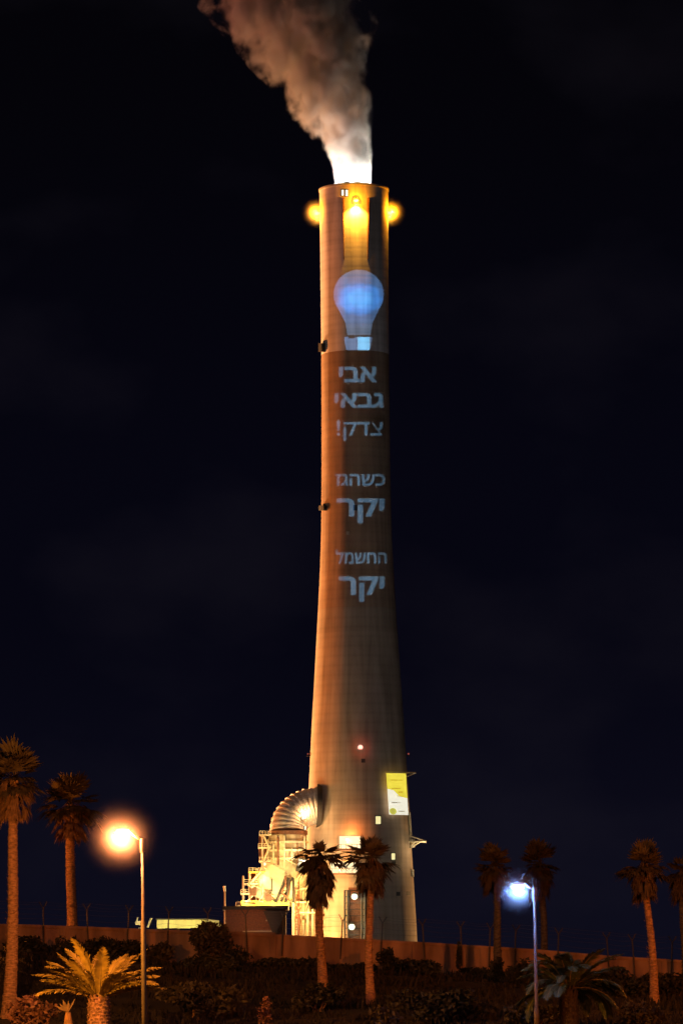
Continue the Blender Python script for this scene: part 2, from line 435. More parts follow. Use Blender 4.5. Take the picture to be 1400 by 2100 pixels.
face_box(714, 741, 1820, 1930, .15).build('hoist_door', M['rust'], CH)
for (px, py) in ((727, 1839), (722, 1901)):
    p, nrm = on_shaft(px, py, 1.4)
    b2 = MB(); b2.bar(p - nrm * 1.4, p, .3); b2.lathe([(.2, p.z + 1.4), (.9, p.z + .95), (.95, p.z + .8)], (p.x, p.y), n=14)
    lb = b2.build('globe_lamp_arm', M['dark'], CH)
    b3 = MB(); b3.ball(p, .95, n=18); b3.build('globe', emit('greenish_white_globe', (.92, 1.0, .72), 2.0), lb)
    light('globe_glow', 'POINT', p + nrm * 1.6, 500, (.85, 1.0, .65), size=.4)
    halo(p + nrm * .6, 2.4, .10, 'pale lens bloom built as mist round the %s white globe at the chimney foot' % ('upper' if py < 1870 else 'lower'))
# brackets and pipe on the right-hand edge
def side(py, out, back=0.25):
    r = rc(py); a = back
    return Vector((CX + (r + out) * cos(a), YC - (r + out) * sin(a), zc(py)))
b = MB()
for k in (-1, 1):
    d_ = Vector((0, k * 1.1, 0))
    b.bar(side(1728, -.5) + d_, side(1728, 5.2) + d_, .55)
    b.bar(side(1716, -.2) + d_, side(1727, 5.2) + d_, .25)
    b.bar(side(1741, -.2) + d_, side(1729, 3.2) + d_, .40)
q0 = side(1728, -.5); q1 = side(1728, 4.6)
b.box(q0.x, q1.x, q0.y - 1.1, q0.y + 1.1, q0.z + .1, q0.z + .35)
q2 = side(1733, -.4)
b.box(q2.x, q2.x + 1.9, q2.y - .6, q2.y + .6, zc(1740), zc(1722))
b.build('side_bracket', M['pale'], CH)
light('bracket_lamp', 'POINT', side(1740, 5.0) + Vector((0, -3, -1)), 1500, (1, .75, .40), size=.3)
b = MB(); b.tube([side(1668, .35), side(1700, .35), side(1722, .35)], .35, n=8); b.build('side_pipe', M['pale'], CH)
b = MB(); b.tube([side(1785, .3), side(1800, .3)], .4, n=8); b.build('side_pipe', M['pale'], CH)

# ------------------------------------------------------------------ banner on its beam
BN = thing('banner', 'yellow and white glowing banner with small writing hanging on the chimney', 'banner', on_shaft(815, 1628, 1)[0])
yb = YC - rc(1630) * .97
quad_px = [(791.5, 1585), (832, 1585.5), (837, 1671.5), (797.5, 1670.5)]
def bl(u, v, out=0.0):
    a = P(*quad_px[0], yb - out); b_ = P(*quad_px[1], yb + 3.0 - out); c = P(*quad_px[2], yb + 3.0 - out); d = P(*quad_px[3], yb - out)
    sag = Vector((0, -.35 * sin(pi * u) * sin(pi * v), 0))
    return (a * (1 - u) + b_ * u) * (1 - v) + (d * (1 - u) + c * u) * v + sag
def banner_cloth(u0, u1, v0, v1, out=0., n=8, round_=False):
    bb = MB(); V = []; F = []
    if round_:
        cu, cv, ru, rv = (u0 + u1) / 2, (v0 + v1) / 2, (u1 - u0) / 2, (v1 - v0) / 2
        V = [bl(cu, cv, out)] + [bl(cu + ru * cos(t * pi / 12), cv + rv * sin(t * pi / 12), out) for t in range(24)]
        F = [(0, 1 + t, 1 + (t + 1) % 24) for t in range(24)]
    else:
        for j in range(n + 1):
            for i in range(n + 1): V.append(bl(u0 + (u1 - u0) * i / n, v0 + (v1 - v0) * j / n, out))
        for j in range(n):
            for i in range(n):
                q = j * (n + 1) + i; F.append((q, q + 1, q + n + 2, q + n + 1))
    bb.add(V, F); return bb
def add_glow(m_, k):  # emission added to the cloth colours, standing in for light on the banner
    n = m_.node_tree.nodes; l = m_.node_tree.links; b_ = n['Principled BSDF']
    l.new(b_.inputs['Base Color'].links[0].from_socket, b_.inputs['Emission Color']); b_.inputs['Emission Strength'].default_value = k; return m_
yc_ = add_glow(mat('yellow_banner_cloth', (.80, .66, .06), .7, .06, .5, bump=0), 1.0)
wc_ = add_glow(mat('white_banner_cloth', (.84, .80, .64), .7, .05, .5, bump=0), 1.0)
ink = add_glow(mat('olive_banner_ink', (.42, .32, .02), .7, .1, 1, bump=0), .7); ink2 = mat('grey_banner_ink', (.22, .17, .14), .7, .1, 1, bump=0)
lm = add_glow(mat('lime_banner_print', (.55, .52, .08), .7, .1, 1, bump=0), .9)
def poly(pts, out):
    bb = MB(); bb.add([bl(u, v, out) for u, v in pts], [tuple(range(len(pts)))]); return bb
cl = poly([(0, 0), (.5, 0), (1, 0), (1, .3), (1, .60), (.6, .56), (.32, .42), (0, .38), (0, .2)], 0).build('cloth', yc_, BN)
poly([(0, .38), (.32, .42), (.6, .56), (1, .60), (1, .8), (1, 1), (.5, 1), (0, 1), (0, .7)], 0).build('lower_cloth', wc_, BN)
rb = random.Random(4)
def writing(rows, m_, nm):
    bb = MB()
    for (u0, u1, v, h) in rows:
        u = u0
        while u < u1:
            w_ = rb.uniform(.03, .06)
            bb2 = [(u, v - h / 2), (u + w_ * .75, v - h / 2 * rb.uniform(.4, 1)), (u + w_ * .75, v + h / 2), (u, v + h / 2 * rb.uniform(.4, 1))]
            bb.add([bl(a, c, .05) for a, c in bb2], [(0, 1, 2, 3)]); u += w_
    return bb.build(nm, m_, BN)
writing([(.18, .52, .17, .035), (.62, .78, .17, .03), (.22, .66, .37, .035), (.55, .78, .46, .06), (.46, .8, .55, .03)], ink, 'writing')
writing([(.17, .45, .71, .03), (.48, .62, .71, .015), (.5, .8, .915, .025)], ink2, 'writing')
banner_cloth(.03, .40, .84, .995, .04, round_=True).build('emblem', lm, BN)
b = MB(); p0 = P(789, 1584, yb - .1); p1 = P(852, 1585, yb + 4.5)
b.bar(p0, p1, .45); b.bar(P(833, 1593, yb + 3.2), p1, .25)
b.build('beam', M['pale'], BN)

# ------------------------------------------------------------------ flue duct, scrubber and the works at the foot
YE = YC - 11.0
def E(px, py, dy=0.0): return P(px, py, YE + dy)
EL = thing('flue_duct', 'big ribbed grey duct elbow curving into the left of the chimney', 'duct', E(595, 1712))
c0 = E(646, 1706); k_ = MPP(YE)
def elbow_pt(t):            # t 0 = foot of the elbow, 1 = at the chimney
    a = pi - t * pi / 2 * 1.02
    return Vector((c0.x + 55 * k_ * cos(a), c0.y + 3.5 * t, c0.z + 53 * k_ * sin(a)))
b = MB(); N = 44; rad = []
for i in range(N + 1): rad.append((37.0 if (i % 4) < 2 else 36.3) * k_)
b.tube([elbow_pt(i / N) for i in range(N + 1)], rad, n=40)
el = b.build('elbow', M['duct'], EL, smooth=False)
b = MB()
for i in range(0, N + 1, 4):
    t = i / N; p = elbow_pt(t); d_ = (elbow_pt(min(1, t + .01)) - elbow_pt(max(0, t - .01))).normalized() * .22
    b.tube([p - d_, p + d_], 38.0 * k_, n=40)
b.build('stiffener_ring', M['duct'], EL)
p = elbow_pt(1.0); b = MB(); b.tube([p + Vector((.1, 0, 0)), p + Vector((1.6, .1, -.05))], 46 * k_, n=40)
b.build('flange', M['dark'], EL)
b = MB(); q = elbow_pt(0)
b.tube([q + Vector((0, 0, -.9)), q + Vector((0, 0, .3))], 40 * k_, n=40); b.build('flange', M['rust'], EL)
# rectangular casing under the elbow
b = MB(); a_ = E(548, 1713); c_ = E(629, 1766)
cxm, rcs = (a_.x + c_.x) / 2, (c_.x - a_.x) / 2
b.lathe([(rcs * .98, c_.z), (rcs, (a_.z + c_.z) / 2), (rcs, a_.z)], (cxm, YE), n=48)
cs = b.build('casing', M['stained'], EL, smooth=True)
for t in (.08, .4, .72):
    b = MB(); z = c_.z + (a_.z - c_.z) * t; b.lathe([(rcs, z - .3), (rcs + .45, z - .3), (rcs + .45, z + .3), (rcs, z + .3)], (cxm, YE), n=48); b.build('stiffener_ring', M['pale'], EL)
rq = random.Random(12)
for i in range(9):
    a = R(-165 + i * 18 + rq.uniform(-4, 4)); b = MB()
    b.tube([(cxm + (rcs + .6) * cos(a), YE + (rcs + .6) * sin(a), c_.z - rq.uniform(0, 3)), (cxm + (rcs + .6) * cos(a), YE + (rcs + .6) * sin(a), a_.z - rq.uniform(0, 5))], rq.uniform(.12, .35), n=8)
    b.build('pipe', M['rust'] if i % 3 == 0 else M['pale'], EL)

SV = thing('scrubber_vessel', 'huge pale yellow sloping scrubber duct glaring under floodlights left of the chimney', 'scrubber', E(545, 1915))
b = MB()
b.tube([E(597, 1758), E(588, 1784), E(568, 1815), E(546, 1852)], [38 * k_, 45 * k_, 48 * k_, 42 * k_], n=44)
b.build('vessel', M['pale'], SV, smooth=True)
b = MB()
for t in (.12, .36, .6, .85):
    p = E(597, 1758).lerp(E(546, 1852), t) + Vector((.8 * sin(t * pi), 0, .4))
    d_ = (E(546, 1852) - E(597, 1758)).normalized() * .18
    b.tube([p - d_, p + d_], (39 + 20 * t * (1.4 - t)) * k_ + .12, n=44)
b.build('stiffener_ring', M['pale'], SV)
b = MB(); b.tube([E(610, 1776, -7.2), E(624, 1781, -7.5)], 11 * k_, n=24); b.tube([E(612, 1762, -7), E(640, 1770, -7)], 4 * k_, n=12)
b.build('manhole', M['dark'], SV)
b = MB(); a_ = E(496, 1848); c_ = E(592, 1858); b.box(a_.x, c_.x, YE - 7.5, YE + 6, c_.z, a_.z)
b.build('support_beam', M['yellow'], SV)
b = MB()
for px, tilt in ((592, -6), (586, -20), (601, 2)):
    b.bar(E(px, 1800, -7.7), E(px + tilt, 1851, -7.7), .7)
b.bar(E(600, 1798, -7.6), E(577, 1850, -7.6), .4)
for py in range(1805, 1850, 7): b.bar(E(598 - (py - 1798) * .42, py, -7.8), E(584 - (py - 1798) * .2, py, -7.8), .25)
b.build('stair', M['dark'], SV)

rq = random.Random(5)
for i in range(4):
    px = 512 + i * 24 + rq.uniform(-3, 3); py = 1795 + abs(i - 4) * 5 + rq.uniform(-6, 8)
    b = MB(); dy = -8.2 - rq.random() * 1.2
    b.tube([E(px, py, dy), E(px + rq.uniform(-1, 1), py + rq.uniform(15, 30), dy), E(px + rq.uniform(-14, 14), py + 34, dy), E(px + rq.uniform(-14, 14), 1850, dy)], rq.uniform(.14, .36), n=8)
    b.build('pipe', (M['rust'], M['pale'], M['dark'])[i % 3], SV)
for (px, py) in ((520, 1829), (551, 1842)):
    b = MB(); q = E(px, py, -9.3); b.box(q.x - .9, q.x + .9, q.y - .5, q.y + .5, q.z - 1.1, q.z + 1.1); b.build('valve_cabinet', M['rust'] if px != 548 else M['steel'], SV)
def column_rack(x0, x1, py0, py1, n):
    rk = thing('pipe_rack', 'bright cream steel pipe rack with tall pipes between scrubber and chimney foot', 'pipe rack', E((x0 + x1) / 2, py1))
    rr_ = random.Random(8)
    for i in range(n):
        px = x0 + (x1 - x0) * i / (n - 1)
        b = MB(); dy = rr_.uniform(-3, 1); b.tube([E(px, py0 + rr_.uniform(0, 14), dy - 1), E(px, py1, dy - 1)], rr_.uniform(2.2, 3.6) * k_, n=14)
        b.build('pipe', M['pale'] if i != 1 else M['rust'], rk, smooth=True)
    b = MB()
    for py in (1795, 1822, 1850, 1872): b.bar(E(x0 - 4, py, -4.5), E(x1 + 4, py, -4.5), .45)
    for px in (x0 - 2, x1 + 2): b.bar(E(px, py0, -4.4), E(px, py1, -4.4), .6)
    b.build('frame', M['pale'], rk)
    b = MB()
    for py in range(1805, 1910, 6): b.bar(E(606, py, -4.9), E(613, py, -4.9), .2)
    for px in (606, 613): b.bar(E(px, 1798, -4.9), E(px, 1928, -4.9), .22)
    b.build('ladder', M['rust'], rk)
    b = MB(); a_ = E(600, 1790, 2); c_ = E(656, 1935, 2); b.box(a_.x, c_.x, YE + 2, YE + 2.5, c_.z, a_.z)
    b.build('back_panel', M['pale'], rk)
    vm = mat('red_valve_paint', (.45, .07, .03), .5, .2, 2)
    for (px, py, r_) in ((612, 1862, 5), (609, 1880, 3), (632, 1842, 3)):
        b = MB(); b.ball(E(px, py, -5), r_ * k_, n=12); b.build('valve', vm, rk)
column_rack(603, 650, 1786, 1935, 6)

ST = thing('service_tower', 'open steel stair tower with lit landings on the left of the scrubber', 'stair tower', E(515, 1915))
rs = random.Random(3)
b = MB()
for px in (499, 512, 526, 538):
    top = {499: 1796, 512: 1786, 526: 1782, 538: 1712}[px]
    for dy in (-4, 2): b.bar(E(px, top, dy), E(px, 1905, dy), .55)
b.build('frame', M['steel'], ST)
for (x0, x1, y, dy) in ((532, 556, 1712, 0), (530, 556, 1738, 0), (532, 556, 1766, 0), (510, 545, 1788, 0), (500, 540, 1812, 0), (494, 530, 1832, 0), (484, 520, 1858, 0)):
    b = MB(); a_ = E(x0, y); c_ = E(x1, y + 3)
    b.box(a_.x, c_.x, YE - 5, YE + 3, c_.z, a_.z)
    d_ = b.build('landing', M['yellow'] if y == 1788 else M['pale'], ST)
    b = MB()
    for i in range(5):
        px = x0 + (x1 - x0) * i / 4; b.bar(E(px, y, -5), E(px, y - 8, -5), .14)
    b.bar(E(x0, y - 8, -5), E(x1, y - 8, -5), .14); b.bar(E(x0, y - 4, -5), E(x1, y - 4, -5), .1)
    b.build('railing', M['pale'], d_)
for (xa, ya, xb, yb_) in ((500, 1858, 522, 1832), (528, 1832, 506, 1812), (512, 1812, 534, 1788), (540, 1766, 552, 1738), (552, 1738, 540, 1712), (488, 1880, 500, 1858)):
    b = MB(); b.bar(E(xa, ya, -5), E(xb, yb_, -5), .5); b.bar(E(xa, ya, -3), E(xb, yb_, -3), .5)
    for t in range(1, 10): b.bar(E(xa, ya, -5).lerp(E(xb, yb_, -5), t / 10), E(xa, ya, -3).lerp(E(xb, yb_, -3), t / 10), .3)
    b.build('stair_flight', M['pale'], ST)
b = MB(); a_ = E(531, 1716); c_ = E(546, 1760); b.box(a_.x, c_.x, YE - 2, YE + 3, c_.z, a_.z); b.build('cabin', M['rust'], ST)
b = MB(); a_ = E(508, 1790); c_ = E(541, 1846); b.box(a_.x, c_.x, YE + 3.2, YE + 3.6, c_.z, a_.z); b.build('back_panel', M['rust'], ST)

# dark shed in front of the works
SH = thing('shed', 'low dark shed with a flat roof below the scrubber', 'shed', E(530, 1925, -40))
b = MB(); a_ = E(462, 1866, -40); c_ = E(586, 1940, -40)
b.box(a_.x, c_.x, YE - 40, YE - 26, c_.z, a_.z); b.build('wall', M['rust'], SH)
b = MB(); b.box(a_.x - .8, c_.x + .8, YE - 41.2, YE - 25, a_.z, a_.z + 1.1)
b.build('roof', M['dark'], SH)
b = MB(); b.add([E(540, 1868, -43), E(588, 1868, -43), E(566, 1912, -43), E(558, 1912, -43), E(540, 1868, -41.3), E(588, 1868, -41.3), E(566, 1912, -41.3), E(558, 1912, -41.3)],
                [(3, 2, 1, 0), (4, 5, 6, 7), (0, 1, 5, 4), (1, 2, 6, 5), (2, 3, 7, 6), (3, 0, 4, 7)])
b.build('hopper', M['dark'], SH)
b = MB(); a2 = E(545, 1886, -40.2); c2 = E(556, 1889, -40.2); b.box(a2.x, c2.x, a2.y - .1, a2.y + .15, c2.z, a2.z)
a2 = E(498, 1909, -40.2); c2 = E(558, 1911, -40.2); b.box(a2.x, c2.x, a2.y - .1, a2.y + .15, c2.z, a2.z)
b.build('trim', M['steel'], SH)

# floodlights that make the works glare
WARM = (1.0, .62, .20)
for (px, py, dy, pw, c) in ((560, 1872, -20, 52000, (1, .68, .26)), (620, 1770, -9, 9000, (1, .80, .45)), (630, 1668, -5, 5200, (1, .50, .18)), (560, 1745, -14, 9000, (1, .55, .16)),
                            (530, 1800, -8, 4200, (1, .55, .18)), (505, 1845, -9, 3000, (1, .62, .30)), (622, 1855, -11, 26000, (1, .56, .16)), (535, 1690, 14, 14000, (1, .62, .30)), (668, 1925, -9, 9000, (1, .34, .07))):
    light('works_lamp', 'POINT', E(px, py, dy), pw * .62, c, size=.4)
light('shed_fill', 'POINT', E(515, 1890, -50), 2200, (1, .34, .08), size=.4)  # added fill light to lift the dark shed wall
FX = thing('floodlight_cluster', 'white-hot floodlight boxes under the duct elbow', 'floodlight', E(630, 1700, -3))
for (px, py, w_, h_) in ((622, 1677, 8, 7), (626, 1698, 4, 8), (543, 1772, 5, 6)):
    p = E(px, py, -4 if px > 600 else -6)
    b = MB(); b.box(p.x - w_ / 2 * k_, p.x + w_ / 2 * k_, p.y, p.y + 1.2, p.z - h_ / 2 * k_, p.z + h_ / 2 * k_)
    hb = b.build('lamp_housing', M['steel'], FX)
    b = MB(); b.box(p.x - (w_ / 2 - .6) * k_, p.x + (w_ / 2 - .6) * k_, p.y - .12, p.y - .003, p.z - (h_ / 2 - .6) * k_, p.z + (h_ / 2 - .6) * k_)
    b.build('lens', emit('white_hot_lens', (1, .84, .58), 1.6), hb)

# lit conveyor gallery far left behind the wall
YG = 420.0
def G(px, py, dy=0): return P(px, py, YG + dy)
GA = thing('conveyor_gallery', 'long pale conveyor gallery glowing yellow just above the wall at left', 'gallery', G(370, 1920))
b = MB(); a_ = G(322, 1886.5); c_ = G(421, 1903); b.box(a_.x, c_.x, YG, YG + 3, c_.z, a_.z)
gcol = mat('pale_yellow_cladding', (.62, .60, .30), .6, .1, .4, bump=.1, stretch=(6, 1, 1))
b.build('body', gcol, GA)
b = MB(); b.box(a_.x - .1, c_.x + .1, YG - .12, YG + 3.1, a_.z, a_.z + .12); b.build('roof', M['dark'], GA)
b = MB()
a2 = G(278, 1889); c2 = G(296, 1897); b.box(a2.x, c2.x, YG, YG + 2, c2.z, a2.z)
b.bar(G(303, 1902, -.2), G(311, 1882, -.2), .2); b.bar(G(281, 1889), G(283, 1881), .12)
b.build('tail_section', M['pale'], GA)
b = MB()
for px in (330, 365, 400, 420, 288):
    b = MB(); b.bar(G(px, 1902, 1), G(px, 1945, 1), .3); b.build('leg', M['steel'], GA)
b = MB(); a2 = G(422, 1886); c2 = G(446, 1902)
for px in (424, 432, 440, 447): b.bar(G(px, 1887 + (px - 424) * .3, .4), G(px, 1906, .4), .22)
b.bar(G(422, 1888, .3), G(450, 1891, .3), .3); b.bar(G(422, 1901, .3), G(455, 1900, .3), .3)
b.build('drive_frame', M['pale'], GA)
light('gallery_lamp', 'POINT', G(375, 1865, -7), 2600, (1, .80, .26), size=.2)
light('gallery_lamp', 'POINT', G(285, 1870, -5), 500, (1, .80, .45), size=.2)

AN = thing('mast', 'thin mast with a pale head standing left of the scrubber', 'mast', E(461, 1925, -20))
b = MB(); b.bar(E(461, 1828, -20), E(461, 1940, -20), .5); b.build('pole', M['rust'], AN)
b = MB(); b.tube([E(460, 1817, -20), E(461, 1828, -20)], 2.5 * k_, n=10); b.build('head', M['galv'], AN)

# ------------------------------------------------------------------ steam plume
PL = [(400, 686, 759), (386, 685, 761), (372, 683.5, 762.5), (350, 681, 764), (325, 677, 764), (300, 662, 764), (270, 640, 765), (240, 613, 766), (200, 585, 765), (160, 552, 762),
      (120, 530, 756), (80, 497, 750), (40, 463, 744), (0, 425, 738), (-50, 385, 736), (-110, 340, 732)]
def plume_lr(py):
    for (a, l0, r0), (c, l1, r1) in zip(PL, PL[1:]):
        if c <= py <= a:
            t = (a - py) / (a - c); return l0 + (l1 - l0) * t, r0 + (r1 - r0) * t
    return PL[-1][1:]
Z_LO, Z_HI = P(722, 402, YC).z, P(560, -110, YC).z
b = MB(); NR, NS = 90, 48
V = []; F = []; AX = []
for j in range(NR + 1):
    py = 402 - 512 * j / NR
    l_, r_ = plume_lr(min(py, 400)); c = P((l_ + r_) / 2, py, YC); hx = (r_ - l_) / 2 * SPX
    hy = min(hx, 6 + (400 - py) * .030)
    g = sm((388 - py) / 90)
    AX.append((c.x, c.z, hx, hy))
    for i in range(NS):
        a = 2 * pi * i / NS; q = 1.0 + .30 * g
        w_ = 1 + .05 * g * noise.noise(Vector((cos(a) * 2, sin(a) * 2, py * .02)))
        V.append(Vector((c.x + hx * q * w_ * cos(a), c.y + hy * q * w_ * sin(a), c.z)))
for j in range(NR):
    for i in range(NS):
        F.append((j * NS + i, j * NS + (i + 1) % NS, (j + 1) * NS + (i + 1) % NS, (j + 1) * NS + i))
F.append(tuple(reversed(range(NS)))); F.append(tuple(range(NR * NS, NR * NS + NS)))
b.add(V, F)
OX = Vector((fx, YC, zfl))
sm_m = bpy.data.materials.new('steam'); sm_m.use_nodes = True
n = sm_m.node_tree.nodes; l = sm_m.node_tree.links; n.clear()
o = n.new('ShaderNodeOutputMaterial'); pv = n.new('ShaderNodeVolumePrincipled')
pv.inputs['Color'].default_value = (.90, .88, .87, 1); pv.inputs['Anisotropy'].default_value = 0.0
tc = n.new('ShaderNodeTexCoord'); sp = n.new('ShaderNodeSeparateXYZ'); l.new(tc.outputs['Object'], sp.inputs[0])
def mth(op, *a):
    q = n.new('ShaderNodeMath'); q.operation = op
    for i, v in enumerate(a):
        if isinstance(v, (int, float)): q.inputs[i].default_value = v
        else: l.new(v, q.inputs[i])
    return q.outputs[0]
tz = mth('DIVIDE', mth('SUBTRACT', sp.outputs['Z'], Z_LO - OX.z), Z_HI - Z_LO)
def profile(vals, lo, hi):
    """A value along the plume's height, read from a ramp."""
    cr = n.new('ShaderNodeValToRGB'); cr.color_ramp.interpolation = 'LINEAR'; e = cr.color_ramp.elements
    pts = [(z, v) for z, v in vals][:30]
    e[0].position = pts[0][0]; e[0].color = [(pts[0][1] - lo) / (hi - lo)] * 3 + [1]
    e[1].position = pts[-1][0]; e[1].color = [(pts[-1][1] - lo) / (hi - lo)] * 3 + [1]
    for z, v in pts[1:-1]:
        k = e.new(z); k.color = [(v - lo) / (hi - lo)] * 3 + [1]
    l.new(tz, cr.inputs[0])
    return mth('MULTIPLY_ADD', cr.outputs[0], hi - lo, lo)
pick = AX[::4]
zt = lambda z: max(0., min(1., (z - Z_LO) / (Z_HI - Z_LO)))
pcx = profile([(zt(z), x - OX.x) for x, z, h, d in pick], -60, 5)
phx = profile([(zt(z), h * (1 + .10 * zt(z))) for x, z, h, d in pick], 0, 40)
phy = profile([(zt(z), d) for x, z, h, d in pick], 0, 40)
gr = n.new('ShaderNodeMapRange'); gr.interpolation_type = 'SMOOTHSTEP'
gr.inputs['From Min'].default_value = zt(P(722, 384, YC).z); gr.inputs['From Max'].default_value = zt(P(722, 240, YC).z)
gr.inputs['To Min'].default_value = .10; gr.inputs['To Max'].default_value = 1.0; l.new(tz, gr.inputs[0])
mp = n.new('ShaderNodeMapping'); mp.inputs['Rotation'].default_value = (0, R(25), 0); mp.inputs['Scale'].default_value = (1, 1, .75); l.new(tc.outputs['Object'], mp.inputs[0])
nz = n.new('ShaderNodeTexNoise'); nz.inputs['Scale'].default_value = .085; nz.inputs['Detail'].default_value = 8; nz.inputs['Roughness'].default_value = .60; nz.inputs['Distortion'].default_value = .35
l.new(mp.outputs[0], nz.inputs['Vector'])
dx = mth('DIVIDE', mth('SUBTRACT', sp.outputs['X'], pcx), phx); dy = mth('DIVIDE', sp.outputs['Y'], phy)
dd = mth('SQRT', mth('ADD', mth('MULTIPLY', dx, dx), mth('MULTIPLY', dy, dy)))
side_k = mth('SUBTRACT', 1.0, mth('MULTIPLY', dx, .35))             # the windward side is the more ragged
nn_ = mth('MULTIPLY', mth('MULTIPLY', mth('SUBTRACT', nz.outputs['Fac'], .5), 1.9), mth('MULTIPLY', gr.outputs[0], side_k))
ee = mth('ADD', mth('SUBTRACT', mth('MULTIPLY_ADD', gr.outputs[0], -.03, 1.0), dd), nn_)
dn = n.new('ShaderNodeMapRange'); dn.interpolation_type = 'SMOOTHSTEP'
dn.inputs['From Min'].default_value = -.02; dn.inputs['From Max'].default_value = .50; dn.inputs['To Min'].default_value = 0; dn.inputs['To Max'].default_value = .34
l.new(mth('DIVIDE', ee, mth('MULTIPLY_ADD', gr.outputs[0], .75, .25)), dn.inputs[0])
base_k = n.new('ShaderNodeMapRange'); base_k.inputs['From Min'].default_value = .06; base_k.inputs['From Max'].default_value = .30; base_k.inputs['To Min'].default_value = 2.6; base_k.inputs['To Max'].default_value = 1.0
l.new(tz, base_k.inputs[0])
nb = n.new('ShaderNodeTexNoise'); nb.inputs['Scale'].default_value = .20; nb.inputs['Detail'].default_value = 4; nb.inputs['Distortion'].default_value = .4
l.new(mp.outputs[0], nb.inputs['Vector'])
lump = n.new('ShaderNodeMapRange'); lump.interpolation_type = 'SMOOTHSTEP'
lump.inputs['From Min'].default_value = .40; lump.inputs['From Max'].default_value = .60; lump.inputs['To Min'].default_value = .12; lump.inputs['To Max'].default_value = 1.7
l.new(nb.outputs['Fac'], lump.inputs[0])
l.new(mth('MULTIPLY', mth('MULTIPLY', dn.outputs[0], base_k.outputs[0]), lump.outputs[0]), pv.inputs['Density'])
ts = n.new('ShaderNodeBsdfTransparent'); df = n.new('ShaderNodeBsdfTransparent')
mx = n.new('ShaderNodeMixShader'); mx.inputs[0].default_value = .5
l.new(ts.outputs[0], mx.inputs[1]); l.new(df.outputs[0], mx.inputs[2]); l.new(mx.outputs[0], o.inputs['Surface'])
l.new(pv.outputs[0], o.inputs['Volume'])
pl = b.build('steam_plume', sm_m, origin=(fx, YC, zfl), smooth=True)
tag(pl, 'thick plume of steam pouring from the chimney top and drifting left', 'steam', kind='stuff')
for i in range(10):
    a = i * pi / 5 + .3
    p = Vector((fx + (fl_r + 1.6) * cos(a), YC + (fl_r + 1.6) * sin(a), zfl + .5))
    light('rim_lamp', 'SPOT', p, 8500, (1, .95, .84), target=(fx + cos(a) * 2.0, YC + sin(a) * 2.0, zfl + 5.5), size=.2, angle=120, blend=.5)

# ------------------------------------------------------------------ slide projector (beside the camera) that throws the bulb and the words
J = Vector((5.5, -4.0, 1.9)); DP = 2.0
def to_slide(px, py, dz=0.0):
    p, _ = on_shaft(px, py) if abs(px - 731) < hw(py) else (P(px, py, YC - rc(py) * .8), None)
    d = p - J
    return J + d * ((DP + dz) / d.y)
def text_mesh(s, bold):
    cu = bpy.data.curves.new('writing', 'FONT'); cu.body = s; cu.size = 1; cu.offset = bold; cu.extrude = .5; cu.resolution_u = 4
    ob = bpy.data.objects.new('writing', cu); COL.objects.link(ob)
    dg = bpy.context.evaluated_depsgraph_get(); dg.update()
    me = bpy.data.meshes.new_from_object(ob.evaluated_get(dg))
    bpy.data.objects.remove(ob); bpy.data.curves.remove(cu)
    return me
LINES = [('יבא', (694.5, 773, 752, 784), .030), ('יאבג', (685.5, 786, 806, 837.5), .030), ('!קדצ', (690, 784, 861, 904), .015), ('זגהשכ', (687.5, 789, 972, 997), .022),
         ('רקי', (690, 788, 1022, 1073), .035), ('למשחה', (688, 792, 1127, 1156), .022), ('רקי', (695, 788, 1182, 1234), .035)]
SLAB = 40.0
bmt = bmesh.new()
for s, (x0, x1, y0, y1), bold in LINES:
    me = text_mesh(s, bold)
    if not me.vertices: continue
    xs_ = [v.co.x for v in me.vertices]; ys_ = [v.co.y for v in me.vertices]
    ax, bx_, ay, by = min(xs_), max(xs_), min(ys_), max(ys_)
    for v in me.vertices:
        v.co = (x0 + (v.co.x - ax) / (bx_ - ax) * (x1 - x0), -(y1 + (v.co.y - ay) / (by - ay) * (y0 - y1)), v.co.z * 60)
    bmt.from_mesh(me); bpy.data.meshes.remove(me)
# bulb outline and its cap as prisms
def prism(pts):
    vb = [bmt.verts.new((x, -y, -30)) for x, y in pts]; vt = [bmt.verts.new((x, -y, 30)) for x, y in pts]
    bmt.faces.new(vb); bmt.faces.new(list(reversed(vt)))
    for i in range(len(pts)):
        k2 = (i + 1) % len(pts); bmt.faces.new((vb[i], vt[i], vt[k2], vb[k2]))
bc = (735, 604); br_ = 51.0
bulb = []
for i in range(49):
    a = R(-215 + i * 250 / 48)
    bulb.append((bc[0] + br_ * cos(a), bc[1] + br_ * sin(a)))
bulb += [(763, 662), (759, 687), (712, 687), (708, 662)]
prism(bulb)
prism([(706, 691), (714, 691), (714, 694), (727, 694), (727, 691), (762, 691), (762, 697), (757, 718), (710, 718), (706, 700)])
bmesh.ops.recalc_face_normals(bmt, faces=bmt.faces)
me_t = bpy.data.meshes.new('writing'); bmt.to_mesh(me_t); bmt.free()
ob_t = bpy.data.objects.new('writing', me_t); COL.objects.link(ob_t)
bmp = bmesh.new(); bmesh.ops.create_cube(bmp, size=1)
for v in bmp.verts: v.co = (735 + v.co.x * 900, -890 + v.co.y * 900, v.co.z * 4)
me_p = bpy.data.meshes.new('slide'); bmp.to_mesh(me_p); bmp.free()
ob_p = bpy.data.objects.new('slide', me_p); COL.objects.link(ob_p)
bo = ob_p.modifiers.new('b', 'BOOLEAN'); bo.operation = 'DIFFERENCE'; bo.object = ob_t; bo.solver = 'EXACT'; bo.use_self = True
dg = bpy.context.evaluated_depsgraph_get(); dg.update()
me_s = bpy.data.meshes.new_from_object(ob_p.evaluated_get(dg))
bpy.data.objects.remove(ob_p); bpy.data.objects.remove(ob_t)
